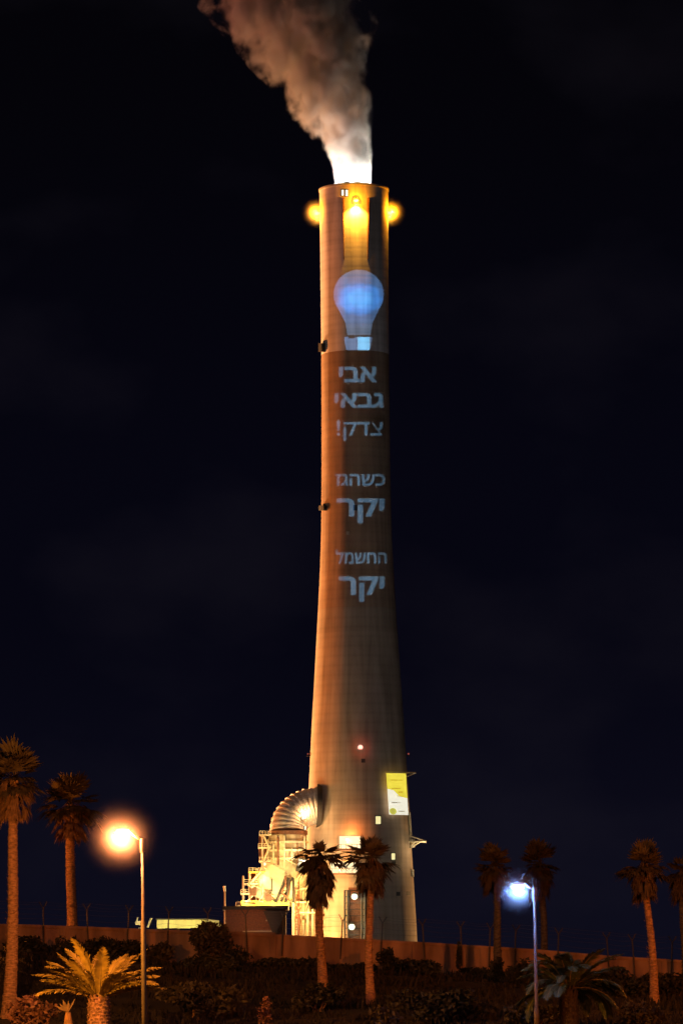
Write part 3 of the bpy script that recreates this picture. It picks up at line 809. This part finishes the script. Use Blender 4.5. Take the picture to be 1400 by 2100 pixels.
PJ = thing('slide_projector', 'black slide projector on a stand beside the photographer, aimed at the chimney', 'projector', J)
for v in me_s.vertices: v.co = to_slide(v.co.x, -v.co.y, .0005 * v.co.z) - J
me_s.materials.clear(); me_s.materials.append(M['dark']); me_s.update()
so = bpy.data.objects.new('slide', me_s); COL.objects.link(so); so.parent = PJ
def film(px0, px1, py0, py1, m_, dz):
    bb = MB(); bb.quad(to_slide(px0, py1, dz), to_slide(px1, py1, dz), to_slide(px1, py0, dz), to_slide(px0, py0, dz)); return bb.build('film', m_, PJ)
def film_mat(name, kind):
    mm = bpy.data.materials.new(name); mm.use_nodes = True
    n = mm.node_tree.nodes; l = mm.node_tree.links; n.clear()
    o = n.new('ShaderNodeOutputMaterial'); t = n.new('ShaderNodeBsdfTransparent'); l.new(t.outputs[0], o.inputs['Surface'])
    if isinstance(kind, tuple): t.inputs['Color'].default_value = (*kind, 1); return mm
    tc = n.new('ShaderNodeTexCoord'); mp = n.new('ShaderNodeMapping'); l.new(tc.outputs['Object'], mp.inputs[0])
    c = to_slide(737, 613, .01) - J; w_ = (to_slide(780, 610, .01) - to_slide(694, 610, .01)).x / 2; h_ = abs((to_slide(737, 584, .01) - to_slide(737, 644, .01)).z) / 2
    mp.inputs['Scale'].default_value = (1 / w_, 0, 1 / h_); mp.inputs['Location'].default_value = (-c.x / w_, 0, -c.z / h_)
    ln = n.new('ShaderNodeVectorMath'); ln.operation = 'LENGTH'; l.new(mp.outputs[0], ln.inputs[0])
    nz = n.new('ShaderNodeTexNoise'); nz.inputs['Scale'].default_value = 2.2; l.new(mp.outputs[0], nz.inputs['Vector'])
    ad = n.new('ShaderNodeMath'); ad.operation = 'MULTIPLY_ADD'; ad.inputs[1].default_value = .5; l.new(nz.outputs['Fac'], ad.inputs[0]); l.new(ln.outputs['Value'], ad.inputs[2])
    cr = n.new('ShaderNodeValToRGB'); l.new(ad.outputs[0], cr.inputs[0]); cr.color_ramp.interpolation = 'EASE'
    dv = n.new('ShaderNodeMath'); dv.operation = 'DIVIDE'; dv.inputs[1].default_value = 4.0; l.new(ad.outputs[0], dv.inputs[0]); l.new(dv.outputs[0], cr.inputs[0])
    e = cr.color_ramp.elements
    e[0].position = .16; e[0].color = (.095, .38, .74, 1); e[1].position = .60; e[1].color = (.085, .105, .14, 1)
    k = e.new(.27); k.color = (.07, .235, .56, 1); k = e.new(.37); k.color = (.075, .125, .23, 1)
    l.new(cr.outputs[0], t.inputs['Color'])
    return mm
film(660, 810, 735, 1250, film_mat('grey_film', (.135, .26, .46)), .010)
film(676, 796, 545, 688.8, film_mat('bulb_picture_film', 'bulb'), .010)
film(700, 733, 688.9, 722, film_mat('dim_film', (.10, .13, .20)), .010)
film(733.2, 757, 688.9, 722, film_mat('pale_blue_film', (.24, .50, .66)), .010)
film(757.2, 768, 688.9, 722, film_mat('dim_film', (.10, .13, .20)), .010)
b = MB(); b.box(J.x - .3, J.x + .3, J.y - .7, J.y - .1, J.z - .25, J.z + .3); b.build('housing', M['dark'], PJ)
b = MB()
for a in (0, 2.1, 4.2):
    b = MB(); b.bar(J + Vector((0, -.4, -.25)), Vector((J.x + .6 * cos(a), J.y - .4 + .6 * sin(a), 0)), .05); b.build('leg', M['dark'], PJ)
light('projector_lamp', 'SPOT', J, 1.4e8, (.56, .83, 1.0), target=on_shaft(736, 893)[0], size=.0003, angle=5.2, blend=.0)

# ------------------------------------------------------------------ perimeter wall with its fence
PW = thing('perimeter_wall', 'long rendered perimeter wall with thin forked wire posts across the slope', 'wall', (0, YW, wall_top(0) - WALL_H))
b = MB(); b2 = MB()
N = 140
for i in range(N):
    x0 = WP[0].x + (WP[-1].x - WP[0].x) * i / N; x1 = WP[0].x + (WP[-1].x - WP[0].x) * (i + 1) / N
    for (bb, ya, yb2, dz0, dz1) in ((b, YW - .12, YW + .12, -WALL_H - .6, -.16), (b2, YW - .2, YW + .2, -.158, 0)):
        za, zb = wall_top(x0), wall_top(x1)
        V = [(x0, ya, za + dz0), (x1, ya, zb + dz0), (x1, yb2, zb + dz0), (x0, yb2, za + dz0), (x0, ya, za + dz1), (x1, ya, zb + dz1), (x1, yb2, zb + dz1), (x0, yb2, za + dz1)]
        bb.add(V, [(0, 1, 5, 4), (1, 2, 6, 5), (2, 3, 7, 6), (3, 0, 4, 7), (4, 5, 6, 7), (3, 2, 1, 0)])
b.build('wall_face', M['wall'], PW); b2.build('coping', M['wall'], PW)
b = MB()
for px in (-60, 15, 130, 270, 410, 560, 700, 850, 990, 1130, 1240, 1360): 
    x = P(px, 1900, YW).x; z = wall_top(x); b.box(x - .16, x + .16, YW - .22, YW - .121, z - WALL_H - .4, z - .16)
b.build('pier', M['wall'], PW)
post_px = [-50, 20, 90, 180, 263, 345, 428, 505, 580, 700, 782, 868, 945, 1003, 1055, 1143, 1245, 1297, 1375, 1450]
proto = None
mb = MB(); mb.bar((0, 0, -1.2), (0, 0, .95), .06); mb.bar((0, 0, .93), (-.22, 0, 1.3), .045); mb.bar((0, 0, .93), (.22, 0, 1.3), .045)
postmesh = None
for px in post_px:
    x = P(px, 1900, YW - .3).x
    if postmesh is None:
        po = mb.build('fence_post', M['fence'], None); postmesh = po; po.parent = PW
    else:
        po = postmesh.copy(); COL.objects.link(po); po.parent = PW
    po.location = Vector((x, YW - .3, wall_top(x))) - Vector(PW.location)
    po.rotation_euler = (.05 * sin(px * 1.7), .06 * sin(px * 2.3), 0)
b = MB()
for dz, dx in ((.35, 0), (.65, 0), (.92, 0), (1.12, .11), (1.28, .21)):
    pts = []
    for qa, qb in zip(post_px, post_px[1:]):
        for t in (0, .25, .5, .75):
            px = qa + (qb - qa) * t; pts.append((P(px, 1900, YW - .3).x + dx, YW - .3, wall_top(P(px, 1900, YW).x) + dz - .22 * t * (1 - t) * (1 + .8 * sin(qa + dz * 9))))
    b.tube(pts, .005, n=4)
b.build('barbed_wire', M['fence'], PW)

# ------------------------------------------------------------------ plants
def fan_palm(px_base, py_base, px_top, py_neck, py_crown_top, Y, wpx, crown_px, skirt_px, seed, label, leaves=46, blades=15, skirt_w=1.0, ground=True, bark='trunk', dead='dead'):
    """Washingtonia: px/py_neck is where the trunk meets the skirt of dead leaves."""
    r = random.Random(seed); k = MPP(Y)
    base = P(px_base, py_base, Y); 
    if ground: base.z = gz(base.x, Y) - .15
    neck = P(px_top, py_neck, Y)
    ctr = neck + Vector((0, 0, skirt_px * k))
    th = thing('fan_palm', label, 'palm tree', base, 'tall fan palms')
    b = MB(); N = 70; path = []; rad = []
    w = wpx * k / 2
    for i in range(N + 1):
        t = i / N
        p = base.lerp(ctr, t) + Vector((.12 * sin(t * 3 + seed), .1 * sin(t * 2.2), 0)) * sin(pi * t)
        path.append(p); rad.append(w * (1.22 - .40 * t + .45 * (1 - t)**8) * (1 + (.05 if i % 2 else -.03) + r.uniform(-.05, .05)))
    b.tube(path, rad, n=16)
    # stubs of old leaf bases
    for i in range(160):
        t = r.random()**1.3 * .98; p = base.lerp(ctr, t); a = r.uniform(0, 2 * pi); rr = w * (1.2 - .38 * t)
        d = Vector((cos(a), sin(a), 0)); s = Vector((-sin(a), cos(a), 0)) * .05
        b.add([p + d * rr * .9 - s, p + d * rr * .9 + s, p + d * (rr + .07) + Vector((0, 0, .10))], [(0, 1, 2)])
    b.build('trunk', M[bark], th, smooth=False)
    cr_r = crown_px * k / 2; ht = (py_neck - py_crown_top) * k - skirt_px * k
    def fan(bb, o, d, plen, flen, droop, nb, spread=1.9):
        d = d.normalized(); side = d.cross(Vector((0, 0, 1)))
        if side.length < .05: side = Vector((1, 0, 0))
        side.normalize(); up = side.cross(d).normalized()
        q = o + d * plen + Vector((0, 0, -droop * plen * .25))
        bb.add([o - side * .03, o + side * .03, q + side * .02, q - side * .02], [(0, 1, 2, 3)])
        for i in range(nb):
            u = (i / (nb - 1) - .5) * 2 * spread * .5 + r.uniform(-.05, .05)
            dd = (d * cos(u) + side * sin(u) + up * r.uniform(-.12, .18) * abs(u)).normalized()
            L = flen * (1 - .25 * abs(u)) * r.uniform(.85, 1.1)
            wv = dd.cross(up).normalized() * (.055 * flen + .02)
            m1 = q + dd * L * .55 + Vector((0, 0, -.06 * L)); tip = q + dd * L + Vector((0, 0, -droop * L * r.uniform(.25, .6)))
            bb.add([q, m1 - wv, tip, m1 + wv], [(0, 1, 2, 3)])
    b = MB()
    for i in range(leaves):
        a = r.uniform(0, 2 * pi); el = r.uniform(-.35, 1.35) if i > leaves * .25 else r.uniform(-.7, .1)
        d = Vector((cos(a) * cos(el), sin(a) * cos(el), sin(el)))
        L = (cr_r * cos(max(el, 0))**2 + ht * sin(max(el, 0))**2) * r.uniform(.85, 1.12)
        fan(b, ctr + Vector((0, 0, r.uniform(-.2, .2))), d, L * .45, L * .66, .45 if el > .3 else .8, blades, 2.4)
    b.build('crown', M['fan'], th)
    b = MB()
    nsk = int(40 + skirt_px * .5)
    for i in range(nsk):
        t = r.random(); a = r.uniform(0, 2 * pi)
        zz = neck.z + (ctr.z - neck.z) * t
        outr = w + skirt_w * cr_r * (.16 + .20 * t) * r.uniform(.5, 1.0)
        o = Vector((ctr.x + cos(a) * w * .8, ctr.y + sin(a) * w * .8, zz + .35))
        d = Vector((cos(a) * outr * 1.1, sin(a) * outr * 1.1, -r.uniform(.35, .8)))
        fan(b, o, d, d.length * .5, r.uniform(.40, .65) * (1 + skirt_px * k * .12), 1.1, 8, .8)
    b.build('dead_leaf_skirt', M[dead], th)
    return th

fan_palm(18, 2160, 30, 1660, 1512, 200, 21, 118, 62, 1, 'tallest fan palm at the far left edge, its long trunk lit orange', leaves=52)
fan_palm(148, 1930, 146, 1712, 1577, 246, 19, 132, 62, 2, 'shaggy fan palm behind the wall, right beside the tallest left palm', leaves=46, skirt_w=1.25)
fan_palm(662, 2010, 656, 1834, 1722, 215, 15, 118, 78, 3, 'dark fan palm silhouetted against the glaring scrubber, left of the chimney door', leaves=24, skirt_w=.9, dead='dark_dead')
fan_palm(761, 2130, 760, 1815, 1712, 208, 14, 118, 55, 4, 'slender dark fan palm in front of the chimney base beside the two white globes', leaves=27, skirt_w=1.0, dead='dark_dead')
fan_palm(1023, 2010, 1014, 1818, 1722, 236.5 - 6, 14, 92, 40, 5, 'dim fan palm standing left of the blue-white street lamp', leaves=36, bark='dim_bark', dead='dark_dead')
fan_palm(1116, 1975, 1106, 1822, 1712, 250, 13, 90, 48, 6, 'dim fan palm behind the blue-white street lamp pole', leaves=36, bark='dim_bark', dead='dark_dead')
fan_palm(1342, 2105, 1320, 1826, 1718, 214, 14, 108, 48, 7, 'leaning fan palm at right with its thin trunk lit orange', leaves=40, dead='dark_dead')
fan_palm(1404, 2010, 1399, 1828, 1745, 232, 13, 86, 40, 8, 'fan palm cut off by the right edge of the view', leaves=34, bark='dim_bark', dead='dark_dead')

def date_palm(px, py_neck, Y, trunk_px, seed, label, fronds, mleaf, mtrunk):
    r = random.Random(seed); k = MPP(Y)
    neck = P(px, py_neck, Y); base = Vector((neck.x, Y, gz(neck.x, Y) - .2))
    th = thing('date_palm', label, 'palm tree', base)
    w = trunk_px * k / 2
    b = MB(); N = 24
    b.tube([base.lerp(neck, i / N) for i in range(N + 1)], [w * (1.05 + .25 * (1 - i / N)**3 if i < N - 3 else 1.05 - .16 * (i - N + 3)) for i in range(N + 1)], n=22)
    H = (neck - base).length; rows = max(8, int(H / .16))
    for j in range(rows):
        for i in range(14):
            a = 2 * pi * (i + .5 * (j % 2)) / 14 + r.uniform(-.12, .12); z = base.z + H * (j + .3 + r.uniform(-.3, .3)) / rows
            rr = w * 1.05; d = Vector((cos(a), sin(a), 0)); s = Vector((-sin(a), cos(a), 0)) * w * .2
            c = Vector((base.x + (neck.x - base.x) * j / rows, Y, z))
            b.add([c + d * rr * .95 - s, c + d * rr * .95 + s, c + d * (rr * 1.14) + Vector((0, 0, .16)) + s * .7, c + d * (rr * 1.14) + Vector((0, 0, .16)) - s * .7, c + d * rr * .9 + Vector((0, 0, .22))],
                  [(0, 1, 2, 3), (3, 2, 4)])
    b.build('trunk', mtrunk, th)
    b = MB(); bs = MB()
    for (az, el, L, curl) in fronds:
        d = Vector((cos(az) * cos(el), sin(az) * cos(el), sin(el))); hz = Vector((cos(az), sin(az), 0))
        side = Vector((-sin(az), cos(az), 0))
        n_ = 26; pts = []; p = neck + hz * w * .5; th_ = el
        for i in range(n_ + 1):
            pts.append(p.copy()); th_ -= curl / n_ * (.4 + 1.2 * i / n_)
            p = p + (hz * cos(th_) + Vector((0, 0, 1)) * sin(th_)) * (L / n_)
        bs.tube(pts, [.05 * (1 - i / n_ * .85) for i in range(n_ + 1)], n=5, cap=False)
        for i in range(2, n_ * 3 + 1):
            t = i / (n_ * 3); q = t * n_; a_ = pts[min(int(q), n_ - 1)]; c_ = pts[min(int(q) + 1, n_)]
            o_ = a_.lerp(c_, q - int(q)); tg = (c_ - a_).normalized(); up = side.cross(tg)
            ll = L * .20 * (sin(pi * min(1, .12 + t * .9))**.6) * r.uniform(.85, 1.1)
            for s_ in (-1, 1):
                dd = (tg * .85 + side * s_ * .75 + up * r.uniform(-.15, .35)).normalized()
                wv = tg.cross(dd).cross(dd).normalized() * .032
                tip = o_ + dd * ll + Vector((0, 0, -.10 * ll))
                b.add([o_ - wv, o_ + dd * ll * .5 - wv * 1.2, tip, o_ + dd * ll * .5 + wv * 1.2, o_ + wv], [(0, 1, 2, 3, 4)])
    b.build('crown', mleaf, th); bs.build('leaf_stems', M['petiole'], th, smooth=True)
    return th
rd = random.Random(21)
fr = []
for i, (a_deg, L) in enumerate(((158, 2.9), (140, 3.0), (128, 2.7), (112, 2.5), (95, 3.0), (85, 2.7), (70, 2.9), (60, 2.9), (48, 3.1), (40, 3.0), (30, 2.9), (22, 2.8), (35, 3.3), (150, 2.6), (75, 2.6), (105, 2.6), (55, 2.7), (125, 3.0), (146, 2.5), (33, 2.6), (66, 2.4), (92, 2.4), (118, 2.4), (44, 2.7), (133, 2.8))):
    ph = R(a_deg); depth = rd.uniform(-.9, .5)
    v = Vector((cos(ph), depth * .9, sin(ph))).normalized()
    fr.append((math.atan2(v.y, v.x), math.asin(v.z), L * rd.uniform(1.0, 1.12), rd.uniform(.35, 1.0)))
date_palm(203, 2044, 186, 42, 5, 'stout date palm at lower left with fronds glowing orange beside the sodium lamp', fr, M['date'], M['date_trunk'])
fr = []
for i in range(44):
    az = rd.uniform(0, 2 * pi); el = rd.uniform(-.05, 1.4)
    fr.append((az, el, rd.uniform(2.2, 2.9), rd.uniform(.9, 1.9)))
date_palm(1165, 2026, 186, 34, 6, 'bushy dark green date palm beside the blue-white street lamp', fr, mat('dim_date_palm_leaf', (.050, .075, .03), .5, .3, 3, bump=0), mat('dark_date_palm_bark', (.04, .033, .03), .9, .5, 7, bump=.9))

def bush(px, py_top, Y, wpx, seed, mt, label, n=900, hmul=1.0, name='shrub', leaf=.13, group=None, cat='shrub'):
    r = random.Random(seed); k = MPP(Y)
    top = P(px, py_top, Y); zb = gz(top.x, Y) - .1
    H = max(.5, top.z - zb); hwid = wpx * k / 2
    th = thing(name, label, cat, (top.x, Y, zb), group)
    b = MB(); lobes = []
    for i in range(max(5, int(7 * hmul))):
        a = r.uniform(0, 2 * pi); rr = hwid * .62 * math.sqrt(r.random())
        lobes.append((Vector((top.x + rr * cos(a), Y + rr * .7 * sin(a), zb + H * r.uniform(.25, .72))), hwid * r.uniform(.3, .5), H * r.uniform(.2, .36)))
    lobes.append((Vector((top.x, Y, zb + H * .68)), hwid * .45, H * .32))
    for i in range(n):
        c, rw, rh = r.choice(lobes)
        v = Vector((r.gauss(0, 1), r.gauss(0, 1), r.gauss(0, 1))).normalized() * (r.random()**.33)
        p = c + Vector((v.x * rw, v.y * rw, v.z * rh))
        if p.z < zb: p.z = zb + r.random() * .3
        d = Vector((r.uniform(-1, 1), r.uniform(-1, 1), r.uniform(-.5, 1))).normalized(); s = d.orthogonal().normalized()
        s.rotate(Matrix.Rotation(r.uniform(0, 6.28), 3, d)); L = leaf * r.uniform(.7, 1.5)
        b.add([p - d * L, p + s * L * .45, p + d * L, p - s * L * .45], [(0, 1, 2, 3)])
    b.build('foliage', mt, th)
    b = MB()
    for i in range(6):
        c, rw, rh = lobes[i % len(lobes)]
        b.tube([(top.x + r.uniform(-.1, .1), Y, zb - .1), (top.x * .5 + c.x * .5, Y, zb + (c.z - zb) * .5), c], [.05, .035, .012], n=5)
    b.build('stem', M['dead'], th)
    return th
SHB = 'shrubs on the slope below the wall'
bush(428, 1885, 232, 105, 1, M['bush_olive'], 'olive-brown shrub rising over the wall next to the glowing gallery', 2400, 1.6, group=SHB)
bush(415, 1955, 222, 150, 2, M['bush'], 'broad dark shrub below the olive-brown shrub at the wall', 2000, group=SHB)
bush(560, 1965, 228, 150, 3, M['bush'], 'low dark shrub under the wall below the scrubber', 1500, group=SHB)
bush(700, 1978, 229, 90, 4, M['bush'], 'small dark shrub between the two middle palm trunks', 1000, group=SHB)
bush(795, 1942, 230, 55, 5, M['bush'], 'dark pointed shrub against the wall just right of the slender middle palm', 1100, group=SHB)
bush(870, 1968, 228, 130, 6, M['bush'], 'wide dark shrub under the wall below the chimney right edge', 1500, group=SHB)
bush(940, 1930, 233, 17, 7, M['bush'], 'narrow upright dark shrub standing alone against the orange wall', 600, leaf=.1, group=SHB)
bush(1022, 1962, 226, 40, 8, M['bush'], 'dark shrub round the foot of the dim palm left of the blue-white lamp', 800, group=SHB)
bush(1075, 1962, 222, 90, 9, M['bush'], 'dark shrub behind the blue-white lamp pole', 1200, group=SHB)
bush(1265, 1985, 218, 150, 10, M['bush'], 'rounded dark shrub right of the green date palm', 1700, group=SHB)
bush(1385, 1992, 222, 110, 11, M['bush'], 'dark shrub in the lower right corner', 1300, group=SHB)
bush(60, 1916, 231, 130, 12, M['bush'], 'dark shrub under the wall behind the tallest left palm', 1600, group=SHB)
bush(330, 1932, 230, 90, 13, M['bush_olive'], 'brownish shrub under the wall right of the sodium lamp pole', 1200, group=SHB)
bush(210, 1920, 231, 170, 14, M['bush'], 'dark shrub under the wall behind the orange date palm', 1600, group=SHB)
bush(395, 2010, 200, 210, 15, M['bush_olive'], 'large dim olive shrub in front, right of the sodium lamp pole', 2600, group=SHB)
bush(650, 2015, 204, 150, 16, M['bush'], 'dark shrub round the foot of the silhouetted middle palm', 1800, group=SHB)
bush(900, 2030, 198, 240, 17, M['bush'], 'broad low dark shrub in front, right of the slender middle palm', 2600, group=SHB)
bush(545, 2038, 192, 40, 18, mat('reddish_shrub_leaf', (.16, .07, .04), .7, .4, 2, bump=0), 'small reddish flowering shrub low in the middle of the slope', 350, leaf=.09, group=SHB)
bush(60, 2040, 190, 130, 19, mat('dull_red_shrub_leaf', (.10, .045, .035), .7, .4, 2, bump=0), 'dull red shrub at the foot of the tallest left palm', 1300, group=SHB)
bush(1090, 2050, 190, 140, 20, M['bush'], 'dark shrub in front of the blue-white lamp foot', 1500, group=SHB)
bush(1300, 2050, 192, 170, 21, M['bush_olive'], 'brownish shrub round the foot of the leaning right palm', 1500, group=SHB)
bush(780, 2062, 188, 110, 22, M['bush_olive'], 'low olive shrub at the foot of the slender middle palm', 1200, group=SHB)

for i, (px, pt, w_) in enumerate(((130, 1919, 90), (270, 1924, 80), (488, 1940, 90), (640, 1962, 90), (745, 1975, 70), (835, 1966, 80), (985, 1984, 90), (1050, 1980, 70), (1135, 1984, 80), (1195, 1990, 80), (1335, 1994, 90))):
    bush(px, pt, 231.5, w_, 40 + i, M['bush'], 'low dark shrub in the ragged row along the foot of the wall', 700, name='low_shrub', group='low shrubs along the foot of the wall')

# small young palm stump beside the date palm
ys_ = thing('young_palm', 'short reddish palm stump left of the orange date palm', 'palm tree', P(141, 2110, 182))
b = MB(); p = P(140, 2076, 182); q = P(141, 2125, 182)
b.tube([q, q.lerp(p, .5), p], [.22, .20, .12], n=10); b.build('trunk', M['dead'], ys_)
b = MB(); r = random.Random(2)
for i in range(7):
    a = R(35 + i * 18); d = Vector((cos(a), r.uniform(-.3, .3), sin(a) * .7)); L = r.uniform(.6, 1.0)
    b.add([p, p + d * L * .5 + Vector((.07, 0, .04)), p + d * L, p + d * L * .5 - Vector((.07, 0, .04))], [(0, 1, 2, 3)])
b.build('crown', M['dark_dead'], ys_)

# undergrowth between the shrubs
r = random.Random(77); b = MB()
for i in range(26000):
    y = 184 + 48 * r.random(); x = r.uniform(-20, 20)
    if noise.noise(Vector((x * .4, y * .4, 2))) < -.12: continue
    z = gz(x, y); h = r.uniform(.1, .45) * (1 + noise.noise(Vector((x * .3, y * .3, 9))))
    a = r.uniform(0, 2 * pi); w = r.uniform(.03, .08); dx = Vector((cos(a) * w, sin(a) * w, 0)); lean = Vector((r.uniform(-.2, .2), r.uniform(-.2, .2), h))
    p = Vector((x, y, z - .03)); b.add([p - dx, p + dx, p + lean * .6 + dx * .8, p + lean, p + lean * .6 - dx * .8], [(0, 1, 2, 3, 4)])
tag(b.build('undergrowth', mat('dry_undergrowth', (.012, .009, .005), .9, .5, .5, bump=0)), 'rough dry undergrowth covering the dark slope', 'undergrowth', kind='stuff')

# ------------------------------------------------------------------ street lamps
def street_lamp(px_pole, py_top, px_head, py_head, Y, label, col, lens, power, hr, hd, hlab, base_px, pole_r):
    top = P(px_pole, py_top, Y); bx = P(base_px, 2100, Y).x
    base = Vector((bx, Y, gz(bx, Y)))
    th = thing('street_lamp', label, 'street lamp', base, 'street lamps')
    H = top.z - base.z
    def at(z): t = (z - base.z) / H; return Vector((base.x + (top.x - base.x) * t, Y, z))
    b = MB(); zs = P(px_pole, 1890, Y).z
    b.tube([at(base.z - .2), at(zs if py_top < 1800 else base.z + 1.2), at((zs if py_top < 1800 else base.z + 1.2) + .1), at(top.z)], [pole_r * 1.6, pole_r * 1.5, pole_r, pole_r * .75], n=16)
    b.build('pole', M['lamp_pole'], th, smooth=True)
    b = MB(); b.tube([at(top.z - .55), at(top.z + .05)], pole_r * 1.35, n=14); b.build('pole_cap', M['lamp_pole'], th)
    hd_ = P(px_head, py_head, Y)
    b = MB(); b.tube([at(top.z - .05), at(top.z).lerp(hd_, .4) + Vector((0, 0, .10)), hd_ + Vector((.25, 0, .22))], [.055, .05, .045], n=10); b.build('arm', M['galv'], th, smooth=True)
    b = MB(); V = []
    b.ball(hd_ + Vector((.06, 0, .20)), .33, n=18, sq=(1, .42, .26)); hh = b.build('lamp_head', M['galv'], th, smooth=True)
    b = MB(); b.ball(hd_ + Vector((0, 0, .06)), .22, n=16, sq=(1.2, .7, .5)); b.build('lens', lens, hh, smooth=True)
    light('street_light', 'POINT', hd_ + Vector((0, -.16, -.14)), power, col, size=.06)
    halo(hd_ + Vector((0, -.05, -.10)), hr, hd, hlab)
street_lamp(292, 1722, 248, 1711, 181, 'street lamp at left burning with a big orange sodium glow', (1.0, .26, .075), emit('sodium_lens', (1, .62, .28), 14), 5200, 2.1, .26,
            'orange lens bloom built as mist round the sodium street lamp', 297, .075)
street_lamp(1095, 1822, 1061, 1822, 180.5, 'street lamp at right burning blue-white', (.15, .34, 1.0), emit('led_lens', (.75, .88, 1), 8), 750, 1.35, .85,
            'blue lens bloom built as mist round the blue-white street lamp', 1100, .075)
# other street lamps beyond the edges of the view, then two added wall spots
light('street_light', 'POINT', (-25, 241, 8.5), 4500, SODIUM, size=.1)
light('street_light', 'POINT', (-15.3, 176, 6.0), 16000, (1.0, .31, .03), size=.1)
light('street_light', 'POINT', (24, 204, 8.0), 2600, SODIUM, size=.1)
light('street_light', 'SPOT', (46, 112, 10), 135000, (1, .20, .018), target=(10, 235, 4), size=.3, angle=34, blend=.6)  # unseen spot added to light the wall from the right
light('street_light', 'SPOT', (-30, 60, 9), 40000, (1, .22, .022), target=(-4, 235, 3), size=.3, angle=30, blend=.6)  # unseen spot added to light the wall from the left
